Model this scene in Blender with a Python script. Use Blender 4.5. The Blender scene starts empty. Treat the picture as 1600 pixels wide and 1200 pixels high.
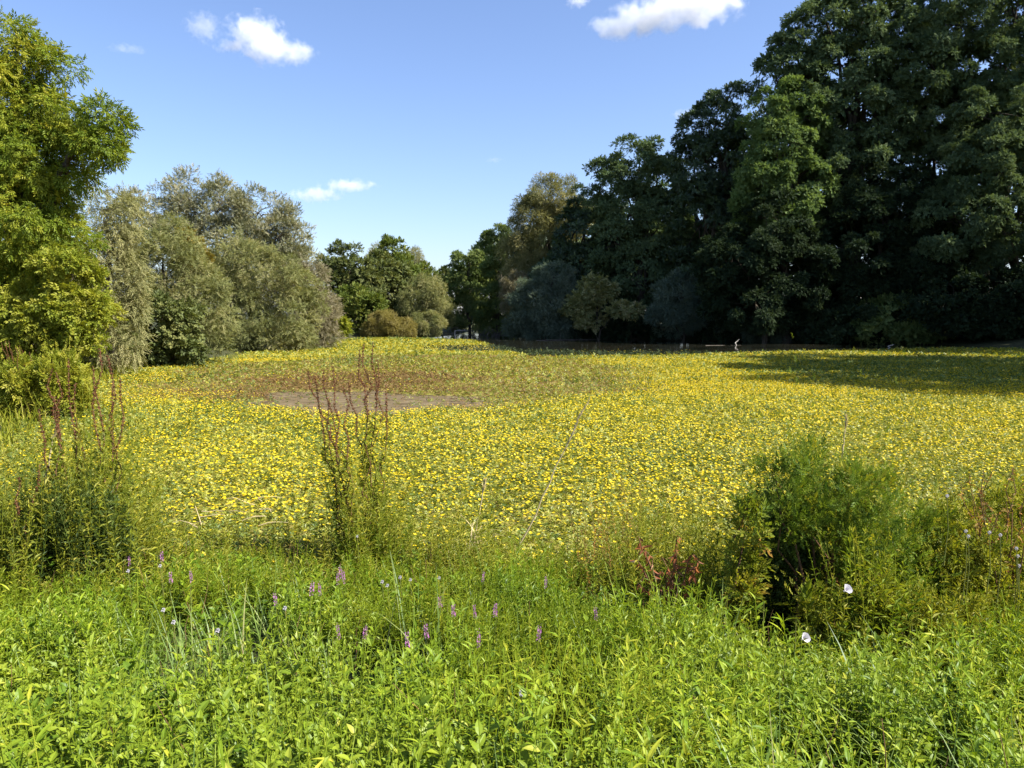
import bpy, bmesh, math, random
import numpy as np
from mathutils import Vector

# ------------------------------------------------------------------ scene, camera, light
S = bpy.context.scene
COL = S.collection
R = math.radians
CAM_Z, F_PX, PITCH = 2.4, 1232.0, math.atan(110 / 1232.0)

cam_d = bpy.data.cameras.new('camera')
cam_d.sensor_width = 36.0
cam_d.lens = F_PX / 1600 * 36.0
cam_d.clip_start, cam_d.clip_end = 0.05, 8000
cam = bpy.data.objects.new('camera', cam_d)
COL.objects.link(cam)
cam.location = (0, 0, CAM_Z)
cam.rotation_euler = (R(90) - PITCH, 0, 0)
S.camera = cam

SUN_EL, SUN_AZ = 44.0, 107.0            # azimuth clockwise from the view direction (+Y)
sd = Vector((math.sin(R(SUN_AZ)) * math.cos(R(SUN_EL)), math.cos(R(SUN_AZ)) * math.cos(R(SUN_EL)), math.sin(R(SUN_EL))))
W = bpy.data.worlds.new('World')
S.world = W
W.use_nodes = True
wn, wl = W.node_tree.nodes, W.node_tree.links
bg = wn['Background']
sky = wn.new('ShaderNodeTexSky')
sky.sky_type = 'NISHITA'
sky.sun_disc = False
sky.sun_elevation = R(SUN_EL)
sky.sun_rotation = R(SUN_AZ)
sky.altitude = 60
sky.air_density, sky.dust_density, sky.ozone_density = 1.0, 1.0, 3.2
tint = wn.new('ShaderNodeMix'); tint.data_type = 'RGBA'; tint.blend_type = 'MULTIPLY'; tint.inputs[0].default_value = 1
tint.inputs[7].default_value = (1.0, .985, 1.1, 1)
wl.new(sky.outputs[0], tint.inputs[6]); wl.new(tint.outputs[2], bg.inputs[0])
bg.inputs[1].default_value = 0.088
sun_d = bpy.data.lights.new('sun', 'SUN')
sun_d.energy = 5.0
sun_d.angle = R(0.5)
sun_d.color = (1.0, 0.95, 0.86)
sun = bpy.data.objects.new('sun', sun_d)
COL.objects.link(sun)
sun.rotation_euler = sd.to_track_quat('Z', 'Y').to_euler()
sun.location = sd * 100

S.view_settings.view_transform = 'Standard'
S.view_settings.look = 'None'
S.view_settings.gamma = 1
S.view_settings.exposure = 1.27
S.render.engine = 'CYCLES'
cy = S.cycles
cy.max_bounces, cy.diffuse_bounces, cy.glossy_bounces, cy.transmission_bounces = 10, 2, 2, 4
cy.volume_bounces = 10
cy.transparent_max_bounces = 8

# ------------------------------------------------------------------ helpers
def ray(px, py):
    cx, cyy = (px - 800) / F_PX, (600 - py) / F_PX
    return np.array((cx, math.cos(PITCH) + cyy * math.sin(PITCH), -math.sin(PITCH) + cyy * math.cos(PITCH)))

def at(px, py, Y):
    d = ray(px, py)
    return np.array((0, 0, CAM_Z)) + d * (Y / d[1])

def hash2(i, j, seed):
    h = (i.astype(np.int64) * 374761393 + j.astype(np.int64) * 668265263 + seed * 974711) & 0x7fffffff
    h = ((h ^ (h >> 13)) * 1274126177) & 0x7fffffff
    return ((h ^ (h >> 16)) & 0xffff) / 65535.0

def vnoise(x, y, seed=0, scale=1.0, octaves=2):
    x = np.asarray(x, float) / scale; y = np.asarray(y, float) / scale
    out = 0; amp = 1.0; tot = 0
    for o in range(octaves):
        i, j = np.floor(x), np.floor(y)
        fx, fy = x - i, y - j
        fx, fy = fx * fx * (3 - 2 * fx), fy * fy * (3 - 2 * fy)
        s = seed + o * 17
        a = hash2(i, j, s); b = hash2(i + 1, j, s); c = hash2(i, j + 1, s); d = hash2(i + 1, j + 1, s)
        out = out + amp * ((a * (1 - fx) + b * fx) * (1 - fy) + (c * (1 - fx) + d * fx) * fy)
        tot += amp; amp *= .5; x = x * 2.03; y = y * 2.03
    return out / tot

def sstep(a, b, x):
    t = np.clip((x - a) / (b - a), 0, 1)
    return t * t * (3 - 2 * t)

# the pond's shoreline, walked round
POND = np.array([(-5.2, 7.3), (-2, 6.9), (1, 6.7), (3.2, 6.6), (5.5, 7.2), (9, 8.2), (14, 9.5), (21, 12), (27, 19), (31, 30), (33.5, 42),
                 (35.5, 52), (33, 60), (24, 66.5), (12.5, 74), (1, 80), (-2, 88), (-2, 112), (-5.5, 114), (-6.8, 86), (-10, 80), (-15, 73),
                 (-15.2, 63), (-15.6, 51), (-15.6, 41), (-15.4, 31), (-13.8, 25.5), (-11.5, 19.8), (-9.6, 15), (-7.6, 10.5)])

def pond_dist(x, y):
    """signed distance to the shoreline, negative over the water"""
    x = np.asarray(x, float); y = np.asarray(y, float)
    dmin = np.full(x.shape, 1e9); inside = np.zeros(x.shape, bool)
    n = len(POND)
    for k in range(n):
        ax, ay = POND[k]; bx, by = POND[(k + 1) % n]
        ex, ey = bx - ax, by - ay
        t = np.clip(((x - ax) * ex + (y - ay) * ey) / (ex * ex + ey * ey), 0, 1)
        d = np.hypot(x - ax - t * ex, y - ay - t * ey)
        dmin = np.minimum(dmin, d)
        c = ((ay > y) != (by > y)) & (x < ex * (y - ay) / (ey if abs(ey) > 1e-9 else 1e-9) + ax)
        inside ^= c
    return np.where(inside, -dmin, dmin)

def ground(x, y):
    d = pond_dist(x, y) + (vnoise(x, y, 3, 2.2) - .5) * .5
    up = .78 * sstep(-.3, 6.6, d) + .05 * sstep(.2, 1.2, d) + (vnoise(x, y, 5, 1.1) - .5) * .08 * sstep(0, 2, d)
    up = up + .6 * sstep(8, 30, d)
    return np.where(d > -.3, up, np.maximum(-.9, (d + .3) * .5))

def g1(x, y):
    return float(ground(np.array([x]), np.array([y]))[0])

def pick(px, py, h=0.0):
    """where the sight line through a pixel comes within h of the ground"""
    d = ray(px, py); o = np.array((0, 0, CAM_Z))
    t = np.linspace(1.2, 90, 6000)
    P = o + d * t[:, None]
    g = np.maximum(ground(P[:, 0], P[:, 1]), 0.0)
    k = np.argmax(P[:, 2] < g + h)
    return P[k], g[k]

class Acc:
    """collects vertices, faces and a tint per vertex for ONE mesh object"""
    def __init__(self): self.v, self.f, self.t, self.n = [], [], [], 0
    def add(self, V, Fc, tint=0.5):
        V = np.asarray(V, float).reshape(-1, 3)
        Fc = np.asarray(Fc, np.int64)
        self.v.append(V); self.f.append(Fc + self.n)
        self.t.append(np.broadcast_to(np.asarray(tint, float), (len(V),)) if np.ndim(tint) <= 1 else tint)
        self.n += len(V)
    def build(self, name, mat, parent=None, smooth=False, origin=None):
        me = bpy.data.meshes.new(name)
        V = np.concatenate(self.v)
        if origin is not None: V = V - np.asarray(origin)
        me.vertices.add(len(V)); me.vertices.foreach_set('co', V.astype(np.float32).ravel())
        loops = np.concatenate([f.ravel() for f in self.f])
        sizes = np.concatenate([np.full(len(f), f.shape[1]) for f in self.f])
        starts = np.concatenate(([0], np.cumsum(sizes)[:-1]))
        me.loops.add(len(loops)); me.loops.foreach_set('vertex_index', loops.astype(np.int32))
        me.polygons.add(len(sizes)); me.polygons.foreach_set('loop_start', starts.astype(np.int32))
        me.polygons.foreach_set('use_smooth', np.full(len(sizes), smooth))
        at_ = me.attributes.new('tint', 'FLOAT', 'POINT')
        at_.data.foreach_set('value', np.concatenate(self.t).astype(np.float32))
        me.materials.append(mat)
        me.update(calc_edges=True)
        o = bpy.data.objects.new(name, me); COL.objects.link(o)
        if parent is not None: o.parent = parent
        if origin is not None and parent is None: o.location = origin
        return o

def tag(o, label=None, cat=None, group=None, kind=None):
    if label: o['label'] = label
    if cat: o['category'] = cat
    if group: o['group'] = group
    if kind: o['kind'] = kind
    return o

def thing(name, loc, label, cat, group=None):
    o = bpy.data.objects.new(name, None); COL.objects.link(o)
    o.empty_display_size = .2
    o.location = loc
    return tag(o, label, cat, group)

def copy_tree(o, parent=None):
    c = o.copy(); COL.objects.link(c); c.parent = parent
    for ch in o.children: copy_tree(ch, c)
    return c

def nrm(a): return a / np.maximum(np.linalg.norm(a, axis=-1, keepdims=True), 1e-9)

def scatter(acc, tmpl, P, Y, N, scale, tint):
    V, Fc = tmpl
    Y = nrm(Y); X = nrm(np.cross(Y, N)); N = np.cross(X, Y)
    s = np.broadcast_to(np.asarray(scale, float), (len(P),))[:, None, None]
    out = P[:, None, :] + s * (V[None, :, 0:1] * X[:, None, :] + V[None, :, 1:2] * Y[:, None, :] + V[None, :, 2:3] * N[:, None, :])
    k = len(V)
    idx = (np.arange(len(P)) * k)[:, None, None]
    t = np.repeat(np.broadcast_to(tint, (len(P),)), k)
    if isinstance(Fc, tuple):
        base = acc.n
        acc.v.append(out.reshape(-1, 3)); acc.t.append(t); acc.n += k * len(P)
        for f in Fc: acc.f.append((idx + f[None] + base).reshape(-1, f.shape[1]))
    else:
        acc.add(out.reshape(-1, 3), (idx + Fc[None]).reshape(-1, Fc.shape[1]), t)

def quad_leaf(l=1.0, w=.5, droop=.1, fold=.06, wide=.45):
    return np.array([(0, 0, 0), (w / 2, wide * l, fold), (0, l, -droop), (-w / 2, wide * l, fold)]), np.array([(0, 1, 2, 3)])

def blade_leaf(l=1.0, w=.3, droop=.25, fold=.12, seg=3):
    """a bent leaf with a midrib, for plants near the camera"""
    V = [(0, 0, 0)]; Fc3 = []; Fc4 = []
    for k in range(1, seg + 1):
        u = k / (seg + 1)
        ww = w / 2 * math.sin(math.pi * u ** .75) ** .8
        z = -droop * u * u
        V += [(-ww, u * l, z + fold * ww / (w / 2) * w), (0, u * l, z), (ww, u * l, z + fold * ww / (w / 2) * w)]
    V.append((0, l, -droop)); tip = len(V) - 1
    Fc3 += [(0, 2, 1), (0, 3, 2)]
    for k in range(seg - 1):
        a = 1 + 3 * k; b = a + 3
        Fc4 += [(a, a + 1, b + 1, b), (a + 1, a + 2, b + 2, b + 1)]
    a = 1 + 3 * (seg - 1)
    Fc3 += [(a, a + 1, tip), (a + 1, a + 2, tip)]
    return np.array(V), (np.array(Fc3), np.array(Fc4))

def spray(n, l, w, seed, spread=55, droop=.15, flat=.12):
    """a twig's worth of leaves along +Y, one unit long"""
    r = np.random.default_rng(seed)
    Vs, Fs = [], []
    for k in range(n):
        y = (k + .3) / n * (1 - l * .6)
        a = R(spread) * (1 if k % 2 else -1) * (1 - .6 * k / n) + r.normal(0, .15)
        if k == n - 1: a = r.normal(0, .15)
        V, Fc = quad_leaf(l * r.uniform(.8, 1.15), w * r.uniform(.8, 1.15), droop * l, w * .12)
        tl = r.normal(0, .35)
        V = V.copy(); z = V[:, 2] * math.cos(tl) + V[:, 0] * math.sin(tl); x = V[:, 0] * math.cos(tl) - V[:, 2] * math.sin(tl)
        V[:, 0], V[:, 2] = x, z
        c, s = math.cos(a), math.sin(a)
        q = np.stack((V[:, 0] * c + V[:, 1] * s, -V[:, 0] * s + V[:, 1] * c + y, V[:, 2] - droop * y * y + r.normal(0, flat) * .5), 1)
        Vs.append(q); Fs.append(Fc + 4 * k)
    return np.concatenate(Vs), np.concatenate(Fs)

def tube(acc, path, radii, sides=6, tint=.5, cap=True):
    path = np.asarray(path, float); n = len(path)
    tg = nrm(np.gradient(path, axis=0))
    ref = np.array((0.13, 1, 0.07)) if abs(tg[0][2]) > .8 else np.array((0, 0.1, 1.0))
    a = nrm(np.cross(tg, ref)); b = np.cross(tg, a)
    th = np.arange(sides) / sides * 2 * math.pi
    V = path[:, None, :] + np.asarray(radii)[:, None, None] * (np.cos(th)[None, :, None] * a[:, None, :] + np.sin(th)[None, :, None] * b[:, None, :])
    Fc = []
    for k in range(n - 1):
        for j in range(sides):
            j2 = (j + 1) % sides
            Fc.append((k * sides + j, k * sides + j2, (k + 1) * sides + j2, (k + 1) * sides + j))
    acc.add(V.reshape(-1, 3), Fc, tint)

def curve_path(p0, p1, n, sag, rng, wob=.08):
    p0 = np.asarray(p0, float); p1 = np.asarray(p1, float)
    u = np.linspace(0, 1, n)[:, None]
    L = np.linalg.norm(p1 - p0)
    P = p0 + (p1 - p0) * u
    P[:, 2] += (sag * L * 4 * u * (1 - u))[:, 0]
    w = rng.normal(0, wob * L / n * 1.5, (n, 3)); w[0] = 0; w[-1] = 0
    return P + w

# ------------------------------------------------------------------ materials
def new_mat(name):
    m = bpy.data.materials.new(name); m.use_nodes = True
    m.node_tree.nodes.clear()
    return m, m.node_tree.nodes, m.node_tree.links

def ramp(nodes, stops, interp='LINEAR'):
    r = nodes.new('ShaderNodeValToRGB'); cr = r.color_ramp; cr.interpolation = interp
    while len(cr.elements) < len(stops): cr.elements.new(.5)
    for e, (p, c) in zip(cr.elements, stops):
        e.position = p; e.color = (*c, 1)
    return r

def leaf_mat(name, stops, trans=.38, gloss=.008, rough=.5, warm=(1.25, 1.2, .55)):
    """thin leaf: its own colour varies from leaf to leaf; light comes through it"""
    m, n, l = new_mat(name)
    out = n.new('ShaderNodeOutputMaterial')
    a = n.new('ShaderNodeAttribute'); a.attribute_name = 'tint'
    rp = ramp(n, stops); l.new(a.outputs['Fac'], rp.inputs[0])
    d = n.new('ShaderNodeBsdfDiffuse'); l.new(rp.outputs[0], d.inputs[0])
    mul = n.new('ShaderNodeMix'); mul.data_type = 'RGBA'; mul.blend_type = 'MULTIPLY'; mul.inputs[0].default_value = 1
    l.new(rp.outputs[0], mul.inputs[6]); mul.inputs[7].default_value = (*warm, 1)
    t = n.new('ShaderNodeBsdfTranslucent'); l.new(mul.outputs[2], t.inputs[0])
    mx = n.new('ShaderNodeMixShader'); mx.inputs[0].default_value = trans
    l.new(d.outputs[0], mx.inputs[1]); l.new(t.outputs[0], mx.inputs[2])
    g = n.new('ShaderNodeBsdfGlossy'); g.inputs['Roughness'].default_value = rough; g.inputs[0].default_value = (.9, .95, 1, 1)
    mg = n.new('ShaderNodeMixShader'); mg.inputs[0].default_value = gloss
    l.new(mx.outputs[0], mg.inputs[1]); l.new(g.outputs[0], mg.inputs[2])
    l.new(mg.outputs[0], out.inputs[0])
    return m

def noise_mat(name, stops, scale=4, rough=.9, bump=.3, detail=6, stretch=(1, 1, 1)):
    m, n, l = new_mat(name)
    out = n.new('ShaderNodeOutputMaterial'); p = n.new('ShaderNodeBsdfPrincipled')
    tc = n.new('ShaderNodeTexCoord'); mp = n.new('ShaderNodeMapping'); mp.inputs['Scale'].default_value = stretch
    l.new(tc.outputs['Object'], mp.inputs[0])
    nz = n.new('ShaderNodeTexNoise'); nz.inputs['Scale'].default_value = scale; nz.inputs['Detail'].default_value = detail
    nz.inputs['Roughness'].default_value = .65
    l.new(mp.outputs[0], nz.inputs[0])
    rp = ramp(n, stops); l.new(nz.outputs[0], rp.inputs[0]); l.new(rp.outputs[0], p.inputs['Base Color'])
    b = n.new('ShaderNodeBump'); b.inputs['Strength'].default_value = bump; b.inputs['Distance'].default_value = .05
    l.new(nz.outputs[0], b.inputs['Height']); l.new(b.outputs[0], p.inputs['Normal'])
    p.inputs['Roughness'].default_value = rough; p.inputs['Specular IOR Level'].default_value = .2
    l.new(p.outputs[0], out.inputs[0])
    return m

M = {}
# trees
M['yellowgreen'] = leaf_mat('yellow_green_leaf', [(0, (0.0838, 0.138, 0.0143)), (.45, (0.182, 0.233, 0.0225)), (.8, (0.305, 0.313, 0.0307)), (1, (0.411, 0.364, 0.0461))])
M['limeleaf'] = leaf_mat('lime_leaf', [(0, (0.112, 0.16, 0.0156)), (.5, (0.238, 0.259, 0.026)), (1, (0.377, 0.357, 0.052))])
M['greywillow'] = leaf_mat('grey_willow_leaf', [(0, (0.133, 0.141, 0.0512)), (.5, (0.238, 0.232, 0.0906)), (1, (0.378, 0.339, 0.161))], trans=.3)
M['olivewillow'] = leaf_mat('olive_willow_leaf', [(0, (0.12, 0.138, 0.049)), (.5, (0.24, 0.253, 0.0955)), (1, (0.4, 0.364, 0.177))], trans=.32)
M['greypoplar'] = leaf_mat('grey_poplar_leaf', [(0, (0.107, 0.123, 0.0532)), (.5, (0.215, 0.212, 0.0986)), (1, (0.376, 0.335, 0.197))], trans=.28, gloss=.03)
M['dusty'] = leaf_mat('dusty_willow_leaf', [(0, (0.133, 0.121, 0.0665)), (.5, (0.23, 0.206, 0.121)), (1, (0.327, 0.285, 0.194))], trans=.25)
M['oak'] = leaf_mat('dark_oak_leaf', [(0, (0.0595, 0.0809, 0.0227)), (.5, (0.116, 0.139, 0.0416)), (1, (0.212, 0.218, 0.0717))], trans=.3)
M['oakolive'] = leaf_mat('olive_oak_leaf', [(0, (0.0734, 0.106, 0.0187)), (.5, (0.133, 0.172, 0.0317)), (1, (0.226, 0.231, 0.0504))], trans=.32)
M['wood'] = leaf_mat('shaded_wood_leaf', [(0, (0.0246, 0.0489, 0.0153)), (.5, (0.0504, 0.0872, 0.024)), (.85, (0.0848, 0.132, 0.0371)), (1, (0.137, 0.185, 0.0546))], trans=.26, gloss=.05)  # shade of the wood is darkened into this leaf colour
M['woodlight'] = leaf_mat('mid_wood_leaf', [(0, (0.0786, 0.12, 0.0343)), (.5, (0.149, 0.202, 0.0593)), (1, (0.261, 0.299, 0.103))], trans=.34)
M['woodlit'] = leaf_mat('sunlit_wood_leaf', [(0, (0.0594, 0.0932, 0.0389)), (.5, (0.112, 0.16, 0.0674)), (.85, (0.171, 0.227, 0.101)), (1, (0.238, 0.292, 0.143))], trans=.24)  # paler copy for the tall crowns, sunlight put into the colour
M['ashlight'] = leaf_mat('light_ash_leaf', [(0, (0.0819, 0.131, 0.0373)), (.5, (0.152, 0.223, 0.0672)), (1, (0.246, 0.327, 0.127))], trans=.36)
M['woodshade'] = leaf_mat('deep_shade_leaf', [(0, (.014, .026, .011)), (.5, (.03, .05, .02)), (1, (.06, .085, .035))], trans=.2)  # darkest copy, the lower wood's shade put into the leaf colour
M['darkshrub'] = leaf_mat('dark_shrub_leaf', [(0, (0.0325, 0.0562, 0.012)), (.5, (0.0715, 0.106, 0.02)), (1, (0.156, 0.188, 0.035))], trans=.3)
M['bluewillow'] = leaf_mat('blue_willow_leaf', [(0, (0.0688, 0.103, 0.0722)), (.5, (0.129, 0.171, 0.117)), (1, (0.206, 0.25, 0.171))], trans=.28)
M['gold'] = leaf_mat('golden_leaf', [(0, (0.151, 0.135, 0.0345)), (.5, (0.273, 0.236, 0.069)), (1, (0.358, 0.304, 0.138))])
M['amber'] = leaf_mat('amber_leaf', [(0, (0.111, 0.0945, 0.018)), (.5, (0.187, 0.147, 0.027)), (1, (0.255, 0.2, 0.045))])
# bank plants
M['herb'] = leaf_mat('herb_leaf', [(0, (0.0783, 0.145, 0.00787)), (.4, (0.157, 0.242, 0.0117)), (.75, (0.258, 0.332, 0.0156)), (1, (0.392, 0.401, 0.0327))], trans=.34, gloss=.018)
M['herblime'] = leaf_mat('lime_herb_leaf', [(0, (0.118, 0.186, 0.0119)), (.5, (0.203, 0.279, 0.017)), (.85, (0.29, 0.349, 0.0256)), (1, (0.375, 0.394, 0.0512))], trans=.36, gloss=.018)
M['finegreen'] = leaf_mat('fine_herb_leaf', [(0, (0.0779, 0.138, 0.00746)), (.5, (0.167, 0.225, 0.0124)), (1, (0.292, 0.307, 0.0218))], trans=.38)
M['grass'] = leaf_mat('grass_blade', [(0, (0.0864, 0.158, 0.0168)), (.6, (0.173, 0.26, 0.0327)), (.9, (0.27, 0.316, 0.0842)), (1, (0.432, 0.383, 0.15))], trans=.38, gloss=.03)
M['shrub'] = leaf_mat('shrub_leaf', [(0, (0.0627, 0.117, 0.0131)), (.5, (0.134, 0.198, 0.0206)), (.9, (0.258, 0.302, 0.0281)), (1, (0.448, 0.378, 0.0281))], trans=.34)
M['shrubyellow'] = leaf_mat('yellowing_leaf', [(0, (0.08, 0.14, 0.014)), (.5, (0.176, 0.21, 0.02)), (.85, (0.304, 0.28, 0.03)), (1, (0.336, 0.16, 0.04))], trans=.4)
M['weed'] = leaf_mat('weed_leaf', [(0, (0.109, 0.149, 0.0129)), (.5, (0.217, 0.239, 0.0218)), (.9, (0.342, 0.314, 0.0347)), (1, (.33, .31, .06))], trans=.36)
M['dead'] = leaf_mat('withered_leaf', [(0, (0.106, 0.047, 0.025)), (.4, (0.255, 0.0888, 0.035)), (.7, (0.361, 0.136, 0.04)), (1, (0.478, 0.314, 0.24))], trans=.3)
M['rusty'] = leaf_mat('rusty_leaf', [(0, (.14, .1, .03)), (.5, (.26, .17, .04)), (.8, (.36, .2, .05)), (1, (.4, .14, .05))], trans=.3)
M['straw'] = leaf_mat('straw', [(0, (0.46, 0.368, 0.184)), (1, (0.69, 0.575, 0.345))], trans=.2)
M['seed'] = leaf_mat('dock_seed', [(0, (0.0564, 0.0214, 0.00992)), (.5, (0.122, 0.0392, 0.0186)), (1, (0.19, 0.0713, 0.0341))], trans=.15)
# water plants
M['primrose'] = leaf_mat('water_primrose_leaf', [(0, (0.102, 0.129, 0.0111)), (.4, (0.206, 0.227, 0.0192)), (.75, (0.316, 0.311, 0.032)), (1, (0.411, 0.379, 0.072))], trans=.3, gloss=.03)
M['primrosegreen'] = leaf_mat('green_primrose_leaf', [(0, (.06, .1, .016)), (.5, (.12, .17, .03)), (1, (.21, .25, .06))], trans=.3, gloss=.02)
M['primrosefar'] = leaf_mat('water_leaf_shaded', [(0, (0.0307, 0.0441, 0.0189)), (.5, (0.0476, 0.063, 0.0315)), (1, (0.0702, 0.0852, 0.0473))], trans=.2, gloss=.0)  # pale leaf darkened to put the far edge's shade into it
M['flower'] = leaf_mat('yellow_petal', [(0, (0.66, 0.475, 0.004)), (1, (0.82, 0.646, 0.0096))], trans=.35, gloss=.03, warm=(1, 1, 1))
M['azolla'] = leaf_mat('red_water_fern', [(0, (0.12, 0.0769, 0.0287)), (.5, (0.21, 0.123, 0.046)), (.8, (0.259, 0.194, 0.0575)), (1, (0.299, 0.278, 0.092))], trans=.1, gloss=.018)
M['purple'] = leaf_mat('purple_petal', [(0, (0.425, 0.147, 0.378)), (1, (0.628, 0.315, 0.54))], trans=.3, warm=(1, 1, 1))
M['white'] = leaf_mat('white_petal', [(0, (0.576, 0.532, 0.577)), (1, (0.68, 0.646, 0.686))], trans=.3, warm=(1, 1, 1))
M['bark'] = noise_mat('bark', [(.3, (.035, .028, .02)), (.6, (.09, .075, .055)), (.8, (.16, .14, .11))], 3, .95, .6, stretch=(4, 4, .8))
M['twig'] = noise_mat('grey_twig', [(.3, (.07, .058, .045)), (.7, (.17, .15, .12))], 6)
M['pale'] = noise_mat('bleached_wood', [(.3, (.32, .29, .24)), (.7, (.55, .52, .46))], 6)
M['brownstem'] = noise_mat('brown_stem', [(.3, (.09, .05, .025)), (.7, (.2, .11, .05))], 20)
M['greenstem'] = noise_mat('green_stem', [(.3, (.08, .1, .02)), (.7, (.17, .17, .04))], 20)
M['soil'] = noise_mat('bank_soil', [(.3, (.025, .03, .012)), (.55, (.05, .055, .02)), (.75, (.09, .075, .04))], 2.5, .95, .6, 8)

# ------------------------------------------------------------------ the setting: ground and water
def axis(parts):
    out = []
    for a, b, st in parts: out.append(np.arange(a, b, st))
    return np.unique(np.concatenate(out + [[parts[-1][1]]]))
gx = axis([(-1500, -200, 130), (-200, -50, 10), (-50, -12, 1.2), (-12, 12, .3), (12, 50, 1.2), (50, 200, 10), (200, 1500, 130)])
gy = axis([(-1500, -60, 120), (-60, -4, 4), (-4, 12, .3), (12, 40, 1), (40, 120, 1.6), (120, 300, 12), (300, 1500, 120)])
GX, GY = np.meshgrid(gx, gy)
GZ = ground(GX, GY)
acc = Acc()
nx, ny = len(gx), len(gy)
ii, jj = np.meshgrid(np.arange(nx - 1), np.arange(ny - 1))
b0 = (jj * nx + ii).ravel()
acc.add(np.stack((GX, GY, GZ), -1).reshape(-1, 3), np.stack((b0, b0 + 1, b0 + nx + 1, b0 + nx), 1))
tag(acc.build('ground', M['soil'], smooth=True), kind='structure')

m, n, l = new_mat('pond_water')
out = n.new('ShaderNodeOutputMaterial'); p = n.new('ShaderNodeBsdfPrincipled')
tc = n.new('ShaderNodeTexCoord')
nz = n.new('ShaderNodeTexNoise'); nz.inputs['Scale'].default_value = .35; nz.inputs['Detail'].default_value = 6; l.new(tc.outputs['Object'], nz.inputs[0])
rp = ramp(n, [(.35, (.009, .011, .008)), (.6, (.024, .023, .015))]); l.new(nz.outputs[0], rp.inputs[0]); l.new(rp.outputs[0], p.inputs['Base Color'])
nb = n.new('ShaderNodeTexNoise'); nb.inputs['Scale'].default_value = 5; nb.inputs['Detail'].default_value = 3; l.new(tc.outputs['Object'], nb.inputs[0])
b = n.new('ShaderNodeBump'); b.inputs['Strength'].default_value = .05; b.inputs['Distance'].default_value = .02
l.new(nb.outputs[0], b.inputs['Height']); l.new(b.outputs[0], p.inputs['Normal'])
p.inputs['Roughness'].default_value = .06; p.inputs['IOR'].default_value = 1.33
l.new(p.outputs[0], out.inputs[0])
acc = Acc()
acc.add([(-30, 4, 0), (45, 4, 0), (45, 118, 0), (-30, 118, 0)], [(0, 1, 2, 3)])
tag(acc.build('pond_water', m), kind='structure')

# shallow mud showing through a hole in the plants
def blob(acc, cx, cy_, rx, ry, z, seed, n=64, rough=.25):
    th = np.arange(n) / n * 2 * math.pi
    r = 1 + (vnoise(np.cos(th) * 2 + 5, np.sin(th) * 2 + 5, seed, .7, 3) - .5) * 2 * rough
    ring = np.stack((cx + rx * r * np.cos(th), cy_ + ry * r * np.sin(th), np.full(n, z)), 1)
    rings = [np.array([(cx, cy_, z)])]
    acc.add(np.concatenate((ring, [[cx, cy_, z]])), [(k, (k + 1) % n, n) for k in range(n)])
mm = noise_mat('wet_mud', [(.32, (.07, .05, .024)), (.5, (.13, .097, .052)), (.66, (.2, .155, .09))], 1.6, .85, .35, 10, stretch=(1, 2.5, 1))
mm.node_tree.nodes['Principled BSDF'].inputs['Specular IOR Level'].default_value = .08
acc = Acc()
blob(acc, -4.2, 22.4, 6.2, 5.4, .012, 4, 90)
tag(acc.build('mud_flat', mm), kind='structure')

# ------------------------------------------------------------------ what covers the pond
def wob(x, y, s, a=1.0, sc=2.5): return (vnoise(x, y, s, sc, 3) - .5) * 2 * a

def ell(x, y, cx, cy_, rx, ry): return np.sqrt(((x - cx) / rx) ** 2 + ((y - cy_) / ry) ** 2)

def far_limit(x):
    """how far out the mat of plants reaches"""
    return np.interp(x, [-40, -13, -8, -3.5, -1.2, 0.5, 9, 14, 22, 28, 40], [80, 76, 74, 69, 59, 52, 50, 49.5, 50.5, 53, 53])

def cover(x, y):
    """0..1, how dense the leaves stand"""
    d = -pond_dist(x, y)
    c = sstep(-.35, .4, d + wob(x, y, 11, .4, 1.2))
    lim = far_limit(x) + wob(x, y, 12, 1.0, 4)
    c = c * sstep(0, 1.2, lim - y)
    hole = ell(x, y, -4.2, 21.4, 3.9, 2.9) + wob(x, y, 13, .55, 1.7)
    c = c * sstep(.8, 1.25, hole)
    return c

def sparse(x, y):
    """the brownish, thinner part behind the mud"""
    return 1 - sstep(.82, 1.15, ell(x, y, -4.0, 31.5, 9.4, 13.0) + wob(x, y, 14, .25, 4))

def red(x, y): return 1 - sstep(.3, 1.2, ell(x, y, -5.4, 27.0, 5.4, 8.0) + wob(x, y, 15, .4, 2))

def bloom(x, y):
    b = sstep(.25, .65, vnoise(x, y, 21, 2.6, 3)) * .75 + .35
    b = b * (1 - .965 * sparse(x, y)) * (.35 + .65 * sstep(0, 3.5, -pond_dist(x, y)))
    pale = 1 - sstep(.6, 1.1, ell(x, y, -2.5, 53, 4.5, 5) + wob(x, y, 16, .3, 3))
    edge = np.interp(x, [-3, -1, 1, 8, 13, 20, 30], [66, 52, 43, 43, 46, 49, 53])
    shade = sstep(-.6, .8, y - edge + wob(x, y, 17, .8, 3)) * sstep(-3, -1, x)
    greenish = 1 - sstep(.6, 1.2, ell(x, y, -9, 15.5, 2.5, 4))
    return b * (1 - .85 * pale) * (1 - .97 * shade) * (1 - .6 * greenish) * (1 - .45 * sstep(3.5, 7, x) * (1 - sstep(11, 16, y))) * (1 - .72 * (1 - sstep(.75, 1.1, ell(x, y, 21, 33, 11.5, 9) + wob(x, y, 18, .15, 3))))  # last factor thins flowers inside the tree shadow to deepen it

rng = np.random.default_rng(7)
def area_pts(n, y0, y1, wide=.82):
    """random points over the part of the pond in front of the camera"""
    n = int(n * wide / .74)
    y = np.sqrt(rng.uniform(y0 * y0, y1 * y1, n)); x = rng.uniform(-wide, wide, n) * (y + 1.5)
    k = (x > -18) & (x < 33)
    return x[k], y[k]

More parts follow.
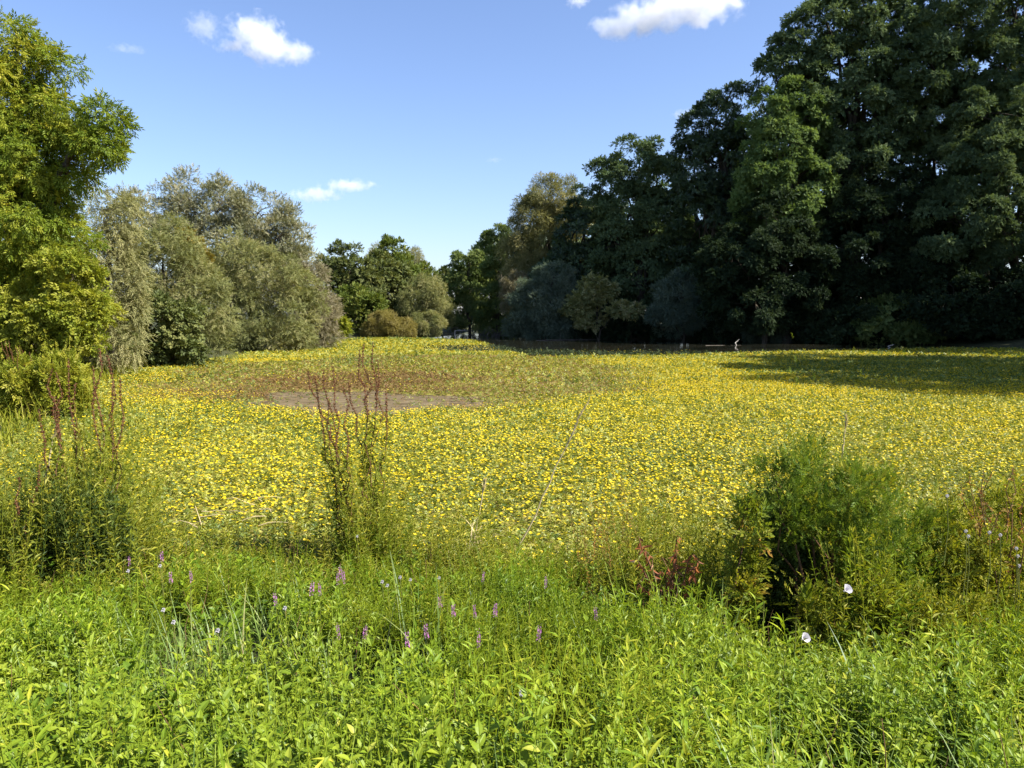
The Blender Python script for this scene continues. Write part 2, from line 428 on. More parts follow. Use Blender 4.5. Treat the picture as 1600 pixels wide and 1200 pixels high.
# floating litter of leaves and roots that closes the gaps between the leaves
msh = noise_mat('leaf_litter_mat', [(.3, (.12, .105, .02)), (.5, (.22, .19, .04)), (.7, (.3, .25, .07))], 3.2, .95, .8, 10)
ax_ = np.unique(np.concatenate((np.arange(-17, -9, .3), np.arange(-9, 9, .2), np.arange(9, 32.5, .4))))
ay_ = np.unique(np.concatenate((np.arange(6.2, 25, .2), np.arange(25, 78, .45))))
LX, LY = np.meshgrid(ax_, ay_)
LC = cover(LX, LY)
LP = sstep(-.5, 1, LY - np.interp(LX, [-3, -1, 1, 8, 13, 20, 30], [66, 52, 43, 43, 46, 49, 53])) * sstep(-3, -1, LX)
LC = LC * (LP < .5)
LZ = np.where(LC > .5, .02 + .05 * vnoise(LX, LY, 31, .5, 3), -.04)
acc = Acc()
nx = len(ax_)
ii, jj = np.meshgrid(np.arange(nx - 1), np.arange(len(ay_) - 1))
b0 = (jj * nx + ii).ravel()
q = np.stack((b0, b0 + 1, b0 + nx + 1, b0 + nx), 1)
q = q[(LC.ravel()[q] > .45).any(1)]
acc.add(np.stack((LX, LY, LZ), -1).reshape(-1, 3), q)
tag(acc.build('floating_leaf_litter', msh, smooth=True), 'olive brown floating litter between the water primrose leaves', 'water plants', kind='stuff')

ROS = [spray(5, .55, .3, s, 70, .1, .2) for s in range(4)]
acc, accp, accg = Acc(), Acc(), Acc()
for (y0, y1, num, size) in ((6.3, 14, 85000, .072), (14, 26, 120000, .092), (26, 42, 80000, .15), (42, 76, 70000, .22)):
    x, y = area_pts(num, y0, y1)
    c = cover(x, y)
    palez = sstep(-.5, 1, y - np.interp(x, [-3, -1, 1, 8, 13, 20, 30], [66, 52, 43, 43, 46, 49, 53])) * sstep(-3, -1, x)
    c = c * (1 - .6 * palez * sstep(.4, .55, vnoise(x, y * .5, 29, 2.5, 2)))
    keep = rng.uniform(0, 1, len(x)) < np.maximum(c * (1 - .45 * sparse(x, y)) * (1 - .75 * red(x, y)), .04 * (pond_dist(x, y) < -.5) * (y < 28))
    x, y = x[keep], y[keep]
    n = len(x)
    z = .03 + .085 * rng.uniform(0, 1, n) ** 1.3 * (.45 + vnoise(x, y, 22, .8, 2)) * (1 - .6 * sparse(x, y))
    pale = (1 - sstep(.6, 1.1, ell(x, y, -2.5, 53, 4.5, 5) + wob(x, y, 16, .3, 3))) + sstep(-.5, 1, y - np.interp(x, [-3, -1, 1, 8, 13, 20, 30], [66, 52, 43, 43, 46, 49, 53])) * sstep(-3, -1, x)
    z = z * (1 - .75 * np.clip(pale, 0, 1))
    P = np.stack((x, y, z), 1)
    az = rng.uniform(0, 2 * math.pi, n); el = rng.normal(.35, .35, n)
    Y = np.stack((np.cos(az) * np.cos(el), np.sin(az) * np.cos(el), np.sin(el)), 1)
    N = nrm(np.stack((rng.normal(0, .35, n), rng.normal(0, .35, n), np.ones(n)), 1))
    t = np.clip(.25 + .5 * vnoise(x, y, 23, 2.5, 3) + rng.normal(0, .2, n), 0, 1)
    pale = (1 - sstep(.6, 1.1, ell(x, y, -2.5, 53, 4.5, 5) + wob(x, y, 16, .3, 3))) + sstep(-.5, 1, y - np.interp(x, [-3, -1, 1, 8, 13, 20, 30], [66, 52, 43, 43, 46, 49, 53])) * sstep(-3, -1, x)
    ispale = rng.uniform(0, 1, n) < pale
    isgreen = (rng.uniform(0, 1, n) < .15 + .6 * sstep(.45, .75, vnoise(x, y, 24, 3.5, 3)) * (.4 + .6 * sstep(-1, -7, x)) + .5 * (ell(x, y, 21, 33, 12, 10) < 1)) & ~ispale  # greener leaves also fill the tree shadow, shade put into colour
    which = rng.integers(0, 4, n)
    for k in range(4):
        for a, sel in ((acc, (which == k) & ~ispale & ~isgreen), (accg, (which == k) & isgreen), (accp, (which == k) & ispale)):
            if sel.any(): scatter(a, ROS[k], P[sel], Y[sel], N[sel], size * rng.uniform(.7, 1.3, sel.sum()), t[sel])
tag(acc.build('water_primrose_leaves', M['primrose']), 'yellowish green water primrose leaves matted over the whole pond', 'water plants', kind='stuff')
tag(accg.build('green_primrose_leaves', M['primrosegreen']), 'fresh green water primrose leaves in patches, also darkening the tree shadow on the mat', 'water plants', kind='stuff')
tag(accp.build('pale_lily_leaves', M['primrosefar']), 'pale grey green floating leaves at the far edge, darkened as in shade', 'water plants', kind='stuff')

# brown red water fern round the mud
acc = Acc()
x, y = area_pts(420000, 17, 44)
keep = (rng.uniform(0, 1, len(x)) < np.maximum(red(x, y), .3 * sparse(x, y))) & (pond_dist(x, y) < -.8)
hole = ell(x, y, -4.2, 21.4, 3.9, 2.9) + wob(x, y, 13, .55, 1.7)
keep &= rng.uniform(0, 1, len(x)) < .05 + sstep(.75, 1.2, hole)
x, y = x[keep], y[keep]; n = len(x)
az = rng.uniform(0, 6.28, n)
scatter(acc, ROS[0], np.stack((x, y, .035 + .09 * rng.uniform(0, 1, n)), 1), np.stack((np.cos(az), np.sin(az), rng.normal(.1, .2, n)), 1),
        nrm(np.stack((rng.normal(0, .25, n), rng.normal(0, .25, n), np.ones(n)), 1)), rng.uniform(.05, .11, n), np.clip(rng.normal(.42, .2, n) - .2 * (red(x, y) - .5), 0, 1))
tag(acc.build('red_water_fern', M['azolla']), 'reddish brown water fern floating behind the mud patch', 'water plants', kind='stuff')

def flower_template(petals=5):
    V, Fc = [], []
    for k in range(petals):
        a = k / petals * 2 * math.pi; c, s = math.cos(a), math.sin(a)
        for (u, v, w) in ((.05, 0, 0), (.36, -.26, .1), (.52, 0, .12), (.36, .26, .1)):
            V.append((u * c - v * s, u * s + v * c, w))
        Fc.append(tuple(4 * k + j for j in range(4)))
    return np.array(V), np.array(Fc)
FL = flower_template()
FLs = (np.array([(.5, .0, .1), (0, .5, .1), (-.5, 0, .1), (0, -.5, .1), (0, 0, -.22)]), (np.array([(0, 1, 4), (1, 2, 4), (2, 3, 4), (3, 0, 4)]),))
def flower_set(y0, y1, num):
    x, y = area_pts(num, y0, y1)
    keep = rng.uniform(0, 1, len(x)) < bloom(x, y) * (cover(x, y) > .5)
    x, y = x[keep], y[keep]; n = len(x)
    P = np.stack((x, y, .11 + .07 * rng.uniform(0, 1, n)), 1)
    N = nrm(np.stack((rng.normal(.25, .35, n), rng.normal(-.15, .35, n), np.ones(n)), 1))
    az = rng.uniform(0, 6.28, n)
    return P, np.stack((np.cos(az), np.sin(az), np.zeros(n)), 1), N
acc = Acc()
P, Yv, N = flower_set(6.3, 22, 62000)
order = np.argsort(P[:, 1])
inview = [k for k in order if abs(P[k, 0]) < .63 * P[k, 1]]
near = inview[:290]
rest = np.setdiff1d(order, near)
scatter(acc, FL, P[rest], Yv[rest], N[rest], rng.uniform(.026, .041, len(rest)), rng.uniform(0, 1, len(rest)))
P2, Y2, N2 = flower_set(22, 40, 165000)
scatter(acc, FLs, P2, Y2, N2, rng.uniform(.031, .046, len(P2)), rng.uniform(0, 1, len(P2)))
P3, Y3, N3 = flower_set(40, 76, 130000)
scatter(acc, FLs, P3, Y3, N3, rng.uniform(.042, .06, len(P3)), rng.uniform(0, 1, len(P3)))
tag(acc.build('yellow_flowers', M['flower']), 'carpet of small yellow flowers over the water primrose', 'flowers', kind='stuff')
a1 = Acc(); a1.add(FL[0] * .039, FL[1], .6)
fl0 = None
for k in near:
    if fl0 is None:
        o = fl0 = a1.build('yellow_flower', M['flower'])
    else:
        o = fl0.copy(); COL.objects.link(o)
    o.location = P[k]
    o.rotation_euler = Vector(N[k]).to_track_quat('Z', 'Y').to_euler()
    s = rng.uniform(.85, 1.15); o.scale = (s, s, s)
    tag(o, 'small yellow five petalled flower on the pond edge nearest the bank', 'flower', 'yellow flowers along the near pond edge')

# ------------------------------------------------------------------ trees
STY = {  # clump radius (m), clumps per shell area, sprays per clump, spray length, spray template list, droop, squash
    'ash':    dict(rc=.62, k=1.35, n=52, sl=.42, t=[spray(9, .34, .12, s, 60, .3, .1) for s in range(3)], droop=-.35, squash=.75),
    'maple':  dict(rc=.45, k=1.4, n=40, sl=.36, t=[spray(6, .42, .3, s + 9, 60, .2, .15) for s in range(3)], droop=-.15, squash=.7),
    'willow': dict(rc=.75, k=1.45, n=115, sl=.4, t=[spray(10, .3, .085, s + 20, 42, .2, .08) for s in range(3)], droop=-.2, squash=.95, dome=.5, r0=.35, nj=.35),
    'weep':   dict(rc=.8, k=1.35, n=100, sl=.45, t=[spray(9, .32, .075, s + 20, 40, .25, .08) for s in range(3)], droop=-.6, squash=1.35),
    'poplar': dict(rc=.62, k=1.5, n=78, sl=.33, t=[spray(7, .3, .17, s + 30, 60, .1, .15) for s in range(3)], droop=.25, squash=1.0),
    'oak':    dict(rc=.85, k=1.2, n=60, dome=.75, r0=.4, nj=.3, sl=.5, t=[spray(7, .4, .3, s + 40, 60, .15, .15) for s in range(3)], droop=-.05, squash=.7),
    'puff':   dict(rc=.88, k=1.15, n=125, dome=.85, face=.7, r0=.5, nj=.26, sl=.37, t=[spray(8, .38, .26, s + 50, 60, .35, .12) for s in range(3)], droop=-.2, squash=.7),
}

def crown_points(lobes, k, rc, rng_, rough=.27):
    C, Nn = [], []
    for (c, r) in lobes:
        area = 4 * math.pi * ((r[0] * r[1]) ** 1.6 / 3 + (r[0] * r[2]) ** 1.6 / 3 + (r[1] * r[2]) ** 1.6 / 3) ** (1 / 1.6)
        n = max(6, int(k * area / (math.pi * rc * rc)))
        d = nrm(rng_.normal(0, 1, (n, 3)))
        d = d[d[:, 2] > -.92]
        u = rng_.uniform(.5, 1.06, len(d)) ** .6
        bump = 1 + rough * 2 * (vnoise(d[:, 0] * 2 + c[0], d[:, 1] * 2 + d[:, 2] * 2.3 + c[2], int(rng_.integers(1000)), .8, 2) - .5)
        p = c + d * r * (u * bump)[:, None]
        C.append(p); Nn.append(nrm(d / r))
    C, Nn = np.concatenate(C), np.concatenate(Nn)
    inside = np.zeros(len(C), bool)
    for (c, r) in lobes:
        inside |= (((C - c) / (r * .62)) ** 2).sum(1) < 1
    return C[~inside], Nn[~inside]

def foliage(acc, C, Nn, st, rng_, scale=1.0, ls=1.0, nmul=1.0, clip=None):
    n = max(3, int(st['n'] * nmul)); rc = st['rc'] * scale
    N = len(C) * n
    ci = np.repeat(np.arange(len(C)), n)
    cs = rng_.uniform(.6, 1.3, len(C))
    d = nrm(rng_.normal(0, 1, (N, 3)) + Nn[ci] * st.get('face', .55) + np.array((0, 0, st.get('dome', .3))))
    rad = rng_.uniform(st.get('r0', .25), 1, N) ** .55
    P = C[ci] + d * (rad * rc * cs[ci])[:, None] * np.array((1, 1, st['squash']))
    Y = nrm(d * .8 + rng_.normal(0, .45, (N, 3)) + np.array((0, 0, st['droop'])))
    Nv = nrm(d * .7 + Nn[ci] * .4 + np.array((0, 0, .55)) + rng_.normal(0, st.get('nj', .4), (N, 3)))
    ct = rng_.uniform(0, 1, len(C))
    t = np.clip(.5 * ct[ci] + .5 * rng_.uniform(0, 1, N) + rng_.normal(0, .08, N), 0, 1)
    if clip is not None:
        kk = P[:, 2] > clip
        P, Y, Nv, t = P[kk], Y[kk], Nv[kk], t[kk]
    w = rng_.integers(0, len(st['t']), len(P))
    for k, tm in enumerate(st['t']):
        s = w == k
        scatter(acc, tm, P[s], Y[s], Nv[s], st['sl'] * ls * rng_.uniform(.7, 1.25, s.sum()), t[s])

TREES = []
def tree(name, label, cat, D, lobes_px, style, mat, trunk_px, seed, scale=1.0, ls=1.0, nmul=1.0, kmul=1.0, trunk_r=None, group=None, lean=0.0, depth=.9, twigs=26, bark='bark', low=True):
    rng_ = np.random.default_rng(seed)
    st = STY[style]
    lobes = []
    for L in lobes_px:
        px, py, rx, ry = L[:4]; dy = L[4] if len(L) > 4 else 0.0
        c = at(px, py, D + dy); s = (D + dy) / F_PX
        lobes.append((c, np.array((rx * s, (rx * .65 + ry * .35) * s * depth, ry * s))))
    bx = (trunk_px - 800) / F_PX * D
    base = np.array((bx, D, g1(bx, D)))
    o = thing(name, tuple(base), label, cat, group)
    top = max(c[2] + r[2] for c, r in lobes)
    H = top - base[2]
    tr = trunk_r or max(.07, H * .018)
    ta = Acc()
    hi = max(lobes, key=lambda q: q[0][2])[0]
    tip = np.array((hi[0], hi[1], base[2] + H * .8))
    path = curve_path(base - (0, 0, .3), tip, 12, 0, rng_, .12)
    u = np.linspace(0, 1, 12)
    path[:, 0] += lean * np.sin(u * math.pi) * H
    rad = tr * (1 - .85 * u) + .02; rad[0] *= 1.5
    tube(ta, path, rad, 8)
    C, Nn = crown_points(lobes, st['k'] * kmul / scale ** 2 if False else st['k'] * kmul, st['rc'] * scale, rng_)
    C = C[:]; Nn = Nn[:]
    for (c, r) in lobes:
        s_ = path[int(np.clip((c[2] - base[2]) / H * 9 - 1, 1, 9))]
        lp = curve_path(s_, c + (0, 0, r[2] * .3), 7, .06, rng_, .15)
        tube(ta, lp, np.linspace(tr * .5, tr * .12, 7), 6)
    if len(C):
        for k in rng_.choice(len(C), min(twigs, len(C)), replace=False):
            j = int(np.argmin([np.linalg.norm((C[k] - c) / r) for c, r in lobes]))
            c, r = lobes[j]
            a = c + rng_.normal(0, .15, 3) * r
            tube(ta, curve_path(a, C[k], 5, .05, rng_, .2), np.linspace(tr * .16, tr * .05, 5), 4)
    ta.build('trunk', M[bark], o, True, origin=base)
    ca = Acc()
    foliage(ca, C, Nn, st, rng_, scale, ls, nmul, clip=.06)
    ca.build('crown', M[mat], o, False, origin=base)
    TREES.append(o)
    return o

G_L, G_C, G_R = 'trees along the sunny shore', 'trees at the far end of the pond', 'tall trees of the shaded wood'
# sunny shore
tree('ash_tree', 'large yellow green ash tree with drooping leaf sprays, tallest on the sunny shore', 'tree', 22,
     [(28, 92, 40, 36), (62, 118, 36, 34), (-40, 150, 100, 90), (20, 165, 55, 50), (80, 190, 44, 36), (128, 225, 50, 28, -.6), (160, 205, 26, 26, -.8), (30, 250, 85, 55), (100, 285, 50, 32), (-60, 330, 120, 120), (40, 350, 75, 60, -.5), (95, 370, 40, 40), (0, 450, 90, 70), (-70, 500, 100, 70)],
     'ash', 'yellowgreen', 20, 101, .9, .68, 1.9, trunk_r=.28, group=G_L)
tree('maple_sapling', 'bright lime yellow maple sapling in front of the big ash tree', 'tree', 20.5,
     [(110, 430, 42, 42), (85, 480, 55, 45), (130, 505, 40, 40), (60, 520, 55, 35), (120, 550, 38, 25)], 'maple', 'limeleaf', 100, 102, .8, .55, 2.0, trunk_r=.08, group=G_L)
tree('filler_tree', 'dark green tree in the gap behind the big ash', 'tree', 33, [(20, 420, 110, 90), (90, 500, 70, 60), (150, 540, 60, 30), (-80, 480, 120, 90)], 'oak', 'oak', 40, 103, group=G_L)
tree('willow_tree', 'slim grey green willow hanging beside the big ash tree', 'tree', 30,
     [(165, 345, 42, 45), (150, 410, 45, 60), (180, 440, 32, 70), (185, 510, 30, 50), (150, 500, 40, 60)], 'weep', 'greywillow', 172, 104, .75, .8, 1.0, group=G_L)
tree('willow_tree', 'olive willow dome with dark ivy-like growth under it', 'tree', 37,
     [(255, 405, 46, 42), (228, 450, 34, 55), (290, 445, 46, 45), (320, 490, 32, 42), (300, 535, 48, 22)], 'willow', 'olivewillow', 260, 105, .8, .85, 1.0, group=G_L)
tree('dark_shrub', 'dark green shrub at the water under the olive willow dome', 'shrub', 35.2,
     [(255, 505, 44, 38), (235, 545, 38, 24), (300, 545, 30, 16)], 'maple', 'oak', 255, 106, 1.2, 1.1, 1.0, trunk_r=.08, group='shrubs along the sunny shore')
tree('poplar_tree', 'wide grey poplar with thin see-through top behind the willows', 'tree', 60,
     [(290, 318, 36, 38), (275, 350, 30, 32), (345, 330, 48, 42), (405, 345, 48, 44), (445, 375, 38, 42), (360, 385, 80, 45), (450, 425, 40, 40), (400, 430, 70, 40)],
     'poplar', 'greypoplar', 370, 107, 1.15, 1.0, 1.0, kmul=1.1, trunk_r=.35, group=G_L, twigs=90, bark='twig')
tree('poplar_tree', 'small grey poplar peeping over the slim willow', 'tree', 50, [(208, 335, 26, 32), (225, 365, 24, 30), (190, 330, 18, 26)], 'poplar', 'greypoplar', 210, 108, .9, .9, .9, group=G_L, bark='twig', twigs=40)
tree('autumn_tree', 'small amber coloured tree between the willows and the grey poplar', 'tree', 47, [(288, 392, 22, 22), (305, 415, 20, 24)], 'maple', 'amber', 292, 109, 1.2, 1.2, .9, group=G_L)
tree('willow_tree', 'broad olive willow with bare forked limbs below the grey poplar', 'tree', 49,
     [(375, 415, 50, 38), (420, 450, 58, 45), (360, 470, 42, 50), (455, 490, 40, 42), (395, 510, 55, 38), (440, 530, 50, 22), (360, 525, 30, 25)], 'willow', 'olivewillow', 395, 110, .9, .95, .9, kmul=.95, group=G_L, lean=.03)
tree('dusty_willow', 'dusty pinkish grey willow leaning over the water at the end of the sunny shore', 'tree', 53,
     [(470, 450, 34, 35), (492, 490, 28, 36), (500, 525, 24, 22), (470, 530, 35, 22)], 'willow', 'dusty', 478, 111, .8, .9, 1.0, group=G_L)
# far end
tree('oak_tree', 'dark oak next to the dusty willow at the far end', 'tree', 84, [(530, 412, 30, 26), (550, 425, 38, 32), (520, 455, 30, 40), (560, 455, 40, 32), (528, 500, 25, 25)], 'oak', 'oak', 540, 120, 1.0, 1.0, .9, group=G_C)
tree('oak_tree', 'dark clumpy oak in the middle of the far trees', 'tree', 86, [(600, 430, 36, 26), (585, 460, 36, 30), (618, 462, 34, 28), (605, 500, 40, 25)], 'oak', 'oak', 600, 121, 1.0, 1.0, .9, group=G_C)
tree('lime_tree', 'tall olive tree rising highest among the far trees', 'tree', 92, [(612, 398, 20, 22), (604, 420, 24, 24), (630, 425, 28, 22), (650, 440, 26, 26), (640, 470, 35, 40)], 'oak', 'oakolive', 622, 122, 1.0, .9, .9, group=G_C)
tree('willow_tree', 'feathery grey willow behind the tall olive tree', 'tree', 98, [(643, 412, 14, 22), (655, 432, 16, 24), (590, 405, 14, 18)], 'willow', 'greywillow', 645, 123, .9, 1.0, .8, group=G_C)
tree('round_tree', 'round green tree low in front of the dark oaks', 'tree', 79, [(555, 475, 34, 24), (575, 490, 28, 26), (540, 495, 30, 30)], 'oak', 'oakolive', 558, 124, .8, .8, .9, group=G_C)
tree('golden_shrub', 'golden orange shrub at the waterline among the far trees', 'shrub', 76.5, [(605, 507, 24, 18), (625, 515, 24, 14), (590, 518, 22, 12)], 'willow', 'gold', 606, 125, .55, .8, 1.0, trunk_r=.06, group='shrubs at the far end of the pond')
tree('leaning_willow', 'yellow olive willow with dark leaning limbs above the channel', 'tree', 82, [(665, 455, 24, 22), (686, 470, 20, 20), (650, 475, 24, 28), (695, 492, 14, 16)], 'willow', 'olivewillow', 645, 126, .75, .85, .9, group=G_C, lean=.05)
tree('willow_shrub', 'low rounded willow shrub under the leaning willow', 'shrub', 78.5, [(668, 507, 26, 15), (650, 512, 18, 12)], 'willow', 'olivewillow', 664, 127, .55, .75, 1.0, trunk_r=.06, group='shrubs at the far end of the pond')
tree('bright_shrub', 'small bright green shrub between dusty willow and dark oak', 'shrub', 75, [(530, 510, 11, 14), (522, 522, 12, 9)], 'maple', 'limeleaf', 528, 128, .9, 1.2, 1.0, trunk_r=.05, group='shrubs at the far end of the pond')
tree('distant_tree', 'small dark tree in the dip of the far skyline', 'tree', 118, [(692, 440, 14, 14), (703, 455, 22, 24), (680, 462, 20, 22)], 'oak', 'oak', 692, 129, 1.1, 1.1, .8, group=G_C)
# the shaded wood
tree('alder_tree', 'round topped dark tree where the wood meets the channel', 'tree', 95, [(733, 418, 26, 26), (722, 445, 26, 28), (748, 450, 24, 36), (730, 490, 30, 30)], 'puff', 'woodlight', 734, 130, 1.0, 1.0, .85, group=G_R)
tree('alder_tree', 'narrow green tree beside the sandy willow', 'tree', 90, [(778, 372, 17, 20), (768, 400, 16, 30), (780, 440, 26, 50), (775, 495, 30, 32)], 'puff', 'woodlight', 778, 131, .9, .9, .85, group=G_R)
tree('white_willow', 'tall sandy grey willow lit along its top in the wood', 'tree', 85, [(862, 312, 38, 32), (885, 335, 34, 32), (835, 345, 32, 36), (815, 385, 30, 40), (860, 385, 45, 50), (830, 450, 45, 50)], 'willow', 'greywillow', 850, 132, 1.0, 1.1, .85, group=G_R)
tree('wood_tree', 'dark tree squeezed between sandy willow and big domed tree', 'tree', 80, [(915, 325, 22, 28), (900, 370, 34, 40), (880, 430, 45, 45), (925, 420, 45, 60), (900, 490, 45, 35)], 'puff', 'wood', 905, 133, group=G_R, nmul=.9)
tree('domed_tree', 'big domed tree with pale leaf puffs beyond the sunlit branch', 'tree', 77, [(1000, 258, 42, 36), (965, 290, 36, 36), (1032, 285, 34, 40), (985, 335, 50, 45), (1030, 360, 45, 60), (960, 380, 40, 50), (1000, 440, 60, 55)], 'puff', 'woodlit', 1000, 134, group=G_R, nmul=.9)
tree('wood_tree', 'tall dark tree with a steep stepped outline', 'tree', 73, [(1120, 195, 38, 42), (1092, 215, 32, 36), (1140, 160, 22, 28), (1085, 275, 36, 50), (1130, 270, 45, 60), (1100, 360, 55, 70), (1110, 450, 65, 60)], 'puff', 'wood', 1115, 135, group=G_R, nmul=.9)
tree('giant_tree', 'giant dark tree whose crown leaves the picture at the top', 'tree', 68, [(1290, 50, 48, 50), (1240, 95, 40, 36), (1210, 125, 28, 36), (1350, 30, 70, 60), (1330, 110, 75, 60), (1400, 70, 70, 60), (1340, 190, 80, 70), (1260, 170, 60, 60), (1310, 290, 90, 80)], 'puff', 'woodlit', 1330, 136, group=G_R, nmul=.85, trunk_r=.55)
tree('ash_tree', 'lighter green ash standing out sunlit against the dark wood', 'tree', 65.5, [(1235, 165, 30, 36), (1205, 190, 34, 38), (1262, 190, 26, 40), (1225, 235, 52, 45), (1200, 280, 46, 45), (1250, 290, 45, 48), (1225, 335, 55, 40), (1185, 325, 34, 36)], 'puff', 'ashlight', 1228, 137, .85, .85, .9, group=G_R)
tree('giant_tree', 'giant tree filling the upper corner above the shaded lilies', 'tree', 66, [(1500, 30, 80, 70), (1590, 20, 80, 70), (1450, 110, 70, 60), (1560, 110, 85, 60), (1640, 100, 80, 90), (1500, 190, 80, 60)], 'puff', 'woodlit', 1530, 138, .9, .85, group=G_R, nmul=1.1, trunk_r=.55)
tree('wood_tree', 'dark tree with a pale lit shoulder at the edge of the wood', 'tree', 62, [(1560, 185, 62, 45), (1610, 230, 70, 60), (1540, 270, 70, 60), (1600, 340, 80, 80), (1500, 350, 70, 70)], 'puff', 'woodlit', 1560, 139, .85, .8, 1.2, group=G_R)
tree('wood_tree', 'deep shaded tree below the giant crown', 'tree', 65, [(1380, 330, 75, 70), (1330, 400, 80, 75), (1430, 420, 80, 75), (1370, 480, 90, 45), (1300, 470, 60, 50)], 'puff', 'woodshade', 1370, 140, .9, .85, group=G_R, nmul=1.1)
tree('wood_tree', 'deep shaded tree under the sunlit ash', 'tree', 63.5, [(1200, 370, 60, 60), (1150, 420, 55, 60), (1230, 430, 65, 65), (1180, 480, 70, 40)], 'puff', 'woodshade', 1195, 141, .9, .85, group=G_R, nmul=1.1)
tree('bank_shrub', 'dark shrub overhanging the black water under the wood edge', 'shrub', 60.5, [(1480, 470, 60, 45), (1560, 470, 70, 50), (1620, 480, 60, 50), (1520, 505, 80, 22)], 'oak', 'woodshade', 1530, 142, .75, .65, 1.6, group='shrubs under the shaded wood', trunk_r=.12)
tree('bank_shrub', 'dark feathery shrub beside the black gap in the wood', 'shrub', 70, [(1065, 470, 40, 42), (1100, 495, 45, 28), (1040, 500, 30, 22)], 'willow', 'bluewillow', 1070, 143, .8, .9, .9, group='shrubs under the shaded wood', trunk_r=.12)
tree('blue_willow', 'blue grey willow bulging over the pond in front of the sandy willow', 'tree', 75, [(865, 440, 28, 30), (840, 475, 38, 36), (880, 480, 36, 36), (815, 505, 24, 18), (860, 512, 48, 16)], 'willow', 'bluewillow', 850, 144, .75, .9, 1.0, group=G_R)
tree('dusty_willow', 'small pinkish dusty willow tucked against the blue grey willow', 'tree', 77.5, [(806, 448, 18, 18), (795, 470, 12, 14)], 'willow', 'dusty', 806, 145, .6, .8, 1.0, group=G_R)
tree('hazel_tree', 'small yellow olive tree with one sunlit bough over the dark water', 'tree', 73, [(930, 455, 26, 20), (905, 478, 22, 16), (920, 500, 20, 10), (975, 484, 22, 6, -2.5)], 'maple', 'olivewillow', 940, 146, 1.1, 1.5, .8, group=G_R, trunk_r=.1)
for k, (px, D_, t_, rx, st_, mt_, lab) in enumerate(((1150, 69.5, 486, 45, 'oak', 'woodshade', 'low dark shrub at the waterline below the sunlit ash'), (1235, 66.5, 478, 55, 'willow', 'bluewillow', 'feathery dark shrub trailing into the black water'),
        (1325, 64, 484, 55, 'oak', 'woodshade', 'rounded dark shrub at the waterline below the giant tree'), (1410, 62.5, 476, 60, 'oak', 'woodlight', 'dark shrub with a few lit leaves where the pale stub stands'), (1600, 60, 472, 60, 'oak', 'woodshade', 'dark shrub closing the shore at the picture edge'), (985, 75, 500, 40, 'oak', 'woodshade', 'low black shrub at the water under the domed tree'))):
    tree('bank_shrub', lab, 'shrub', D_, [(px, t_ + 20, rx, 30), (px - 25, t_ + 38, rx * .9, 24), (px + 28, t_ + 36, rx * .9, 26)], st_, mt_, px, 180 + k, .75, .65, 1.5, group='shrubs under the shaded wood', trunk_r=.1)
# the rows behind, seen through the gaps
for k, (px, D_, t_, lab) in enumerate(((960, 92, 330, 'shadowy tree filling the gap behind the domed tree'), (1080, 88, 300, 'shadowy tree filling the gap behind the stepped tree'),
                                       (1210, 82, 200, 'shadowy tree behind the sunlit ash'), (1330, 79, 150, 'shadowy tree behind the deep shaded giant'),
                                       (1450, 75, 140, 'shadowy tree behind the pale lit shoulder'), (1590, 72, 140, 'shadowy tree closing the wood at its edge'),
                                       (820, 104, 400, 'shadowy tree behind the sandy willow'))):
    w = 75
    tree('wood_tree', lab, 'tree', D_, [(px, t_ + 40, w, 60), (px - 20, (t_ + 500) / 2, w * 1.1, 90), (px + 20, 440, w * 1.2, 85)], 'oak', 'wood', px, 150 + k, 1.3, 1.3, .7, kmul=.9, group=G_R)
# the wood bends round the pond beyond the picture's edge and throws its shadow on the mat
for k, (x, y, h) in enumerate(((32.5, 21.0, 21.5), (34, 27.5, 23.5), (35, 34, 21.5), (46, 43, 24), (50, 50, 25))):  # last two are unseen trees added to darken the lower wood
    rng_ = np.random.default_rng(170 + k)
    base = np.array((x, y, g1(x, y)))
    o = thing('wood_tree', tuple(base), ('dark tree of the wood beyond the picture edge, nearest the bank', 'tallest dark tree of the wood beyond the picture edge', 'dark tree of the wood beyond the picture edge, beside the gap', 'shade tree added deep in the wood beyond the picture edge', 'tallest shade tree added deep in the unseen wood')[k], 'tree', G_R)
    ta = Acc(); tube(ta, curve_path(base - (0, 0, .3), base + (0, 0, h * .85), 10, 0, rng_), np.linspace(.4, .08, 10), 8); ta.build('trunk', M['bark'], o, True, origin=base)
    lob = [(base + (0, 0, h * .8), np.array((3.4, 3.4, h * .2))), (base + (0, 0, h * .5), np.array((4.6, 4.4, h * .3))), (base + (0, 0, h * .25), np.array((4, 4, h * .25)))]
    C, Nn = crown_points(lob, 1.4, 1.2, rng_)
    ca = Acc(); foliage(ca, C, Nn, STY['oak'], rng_, 1.2, 1.3, .7); ca.build('crown', M['wood'], o, origin=base)

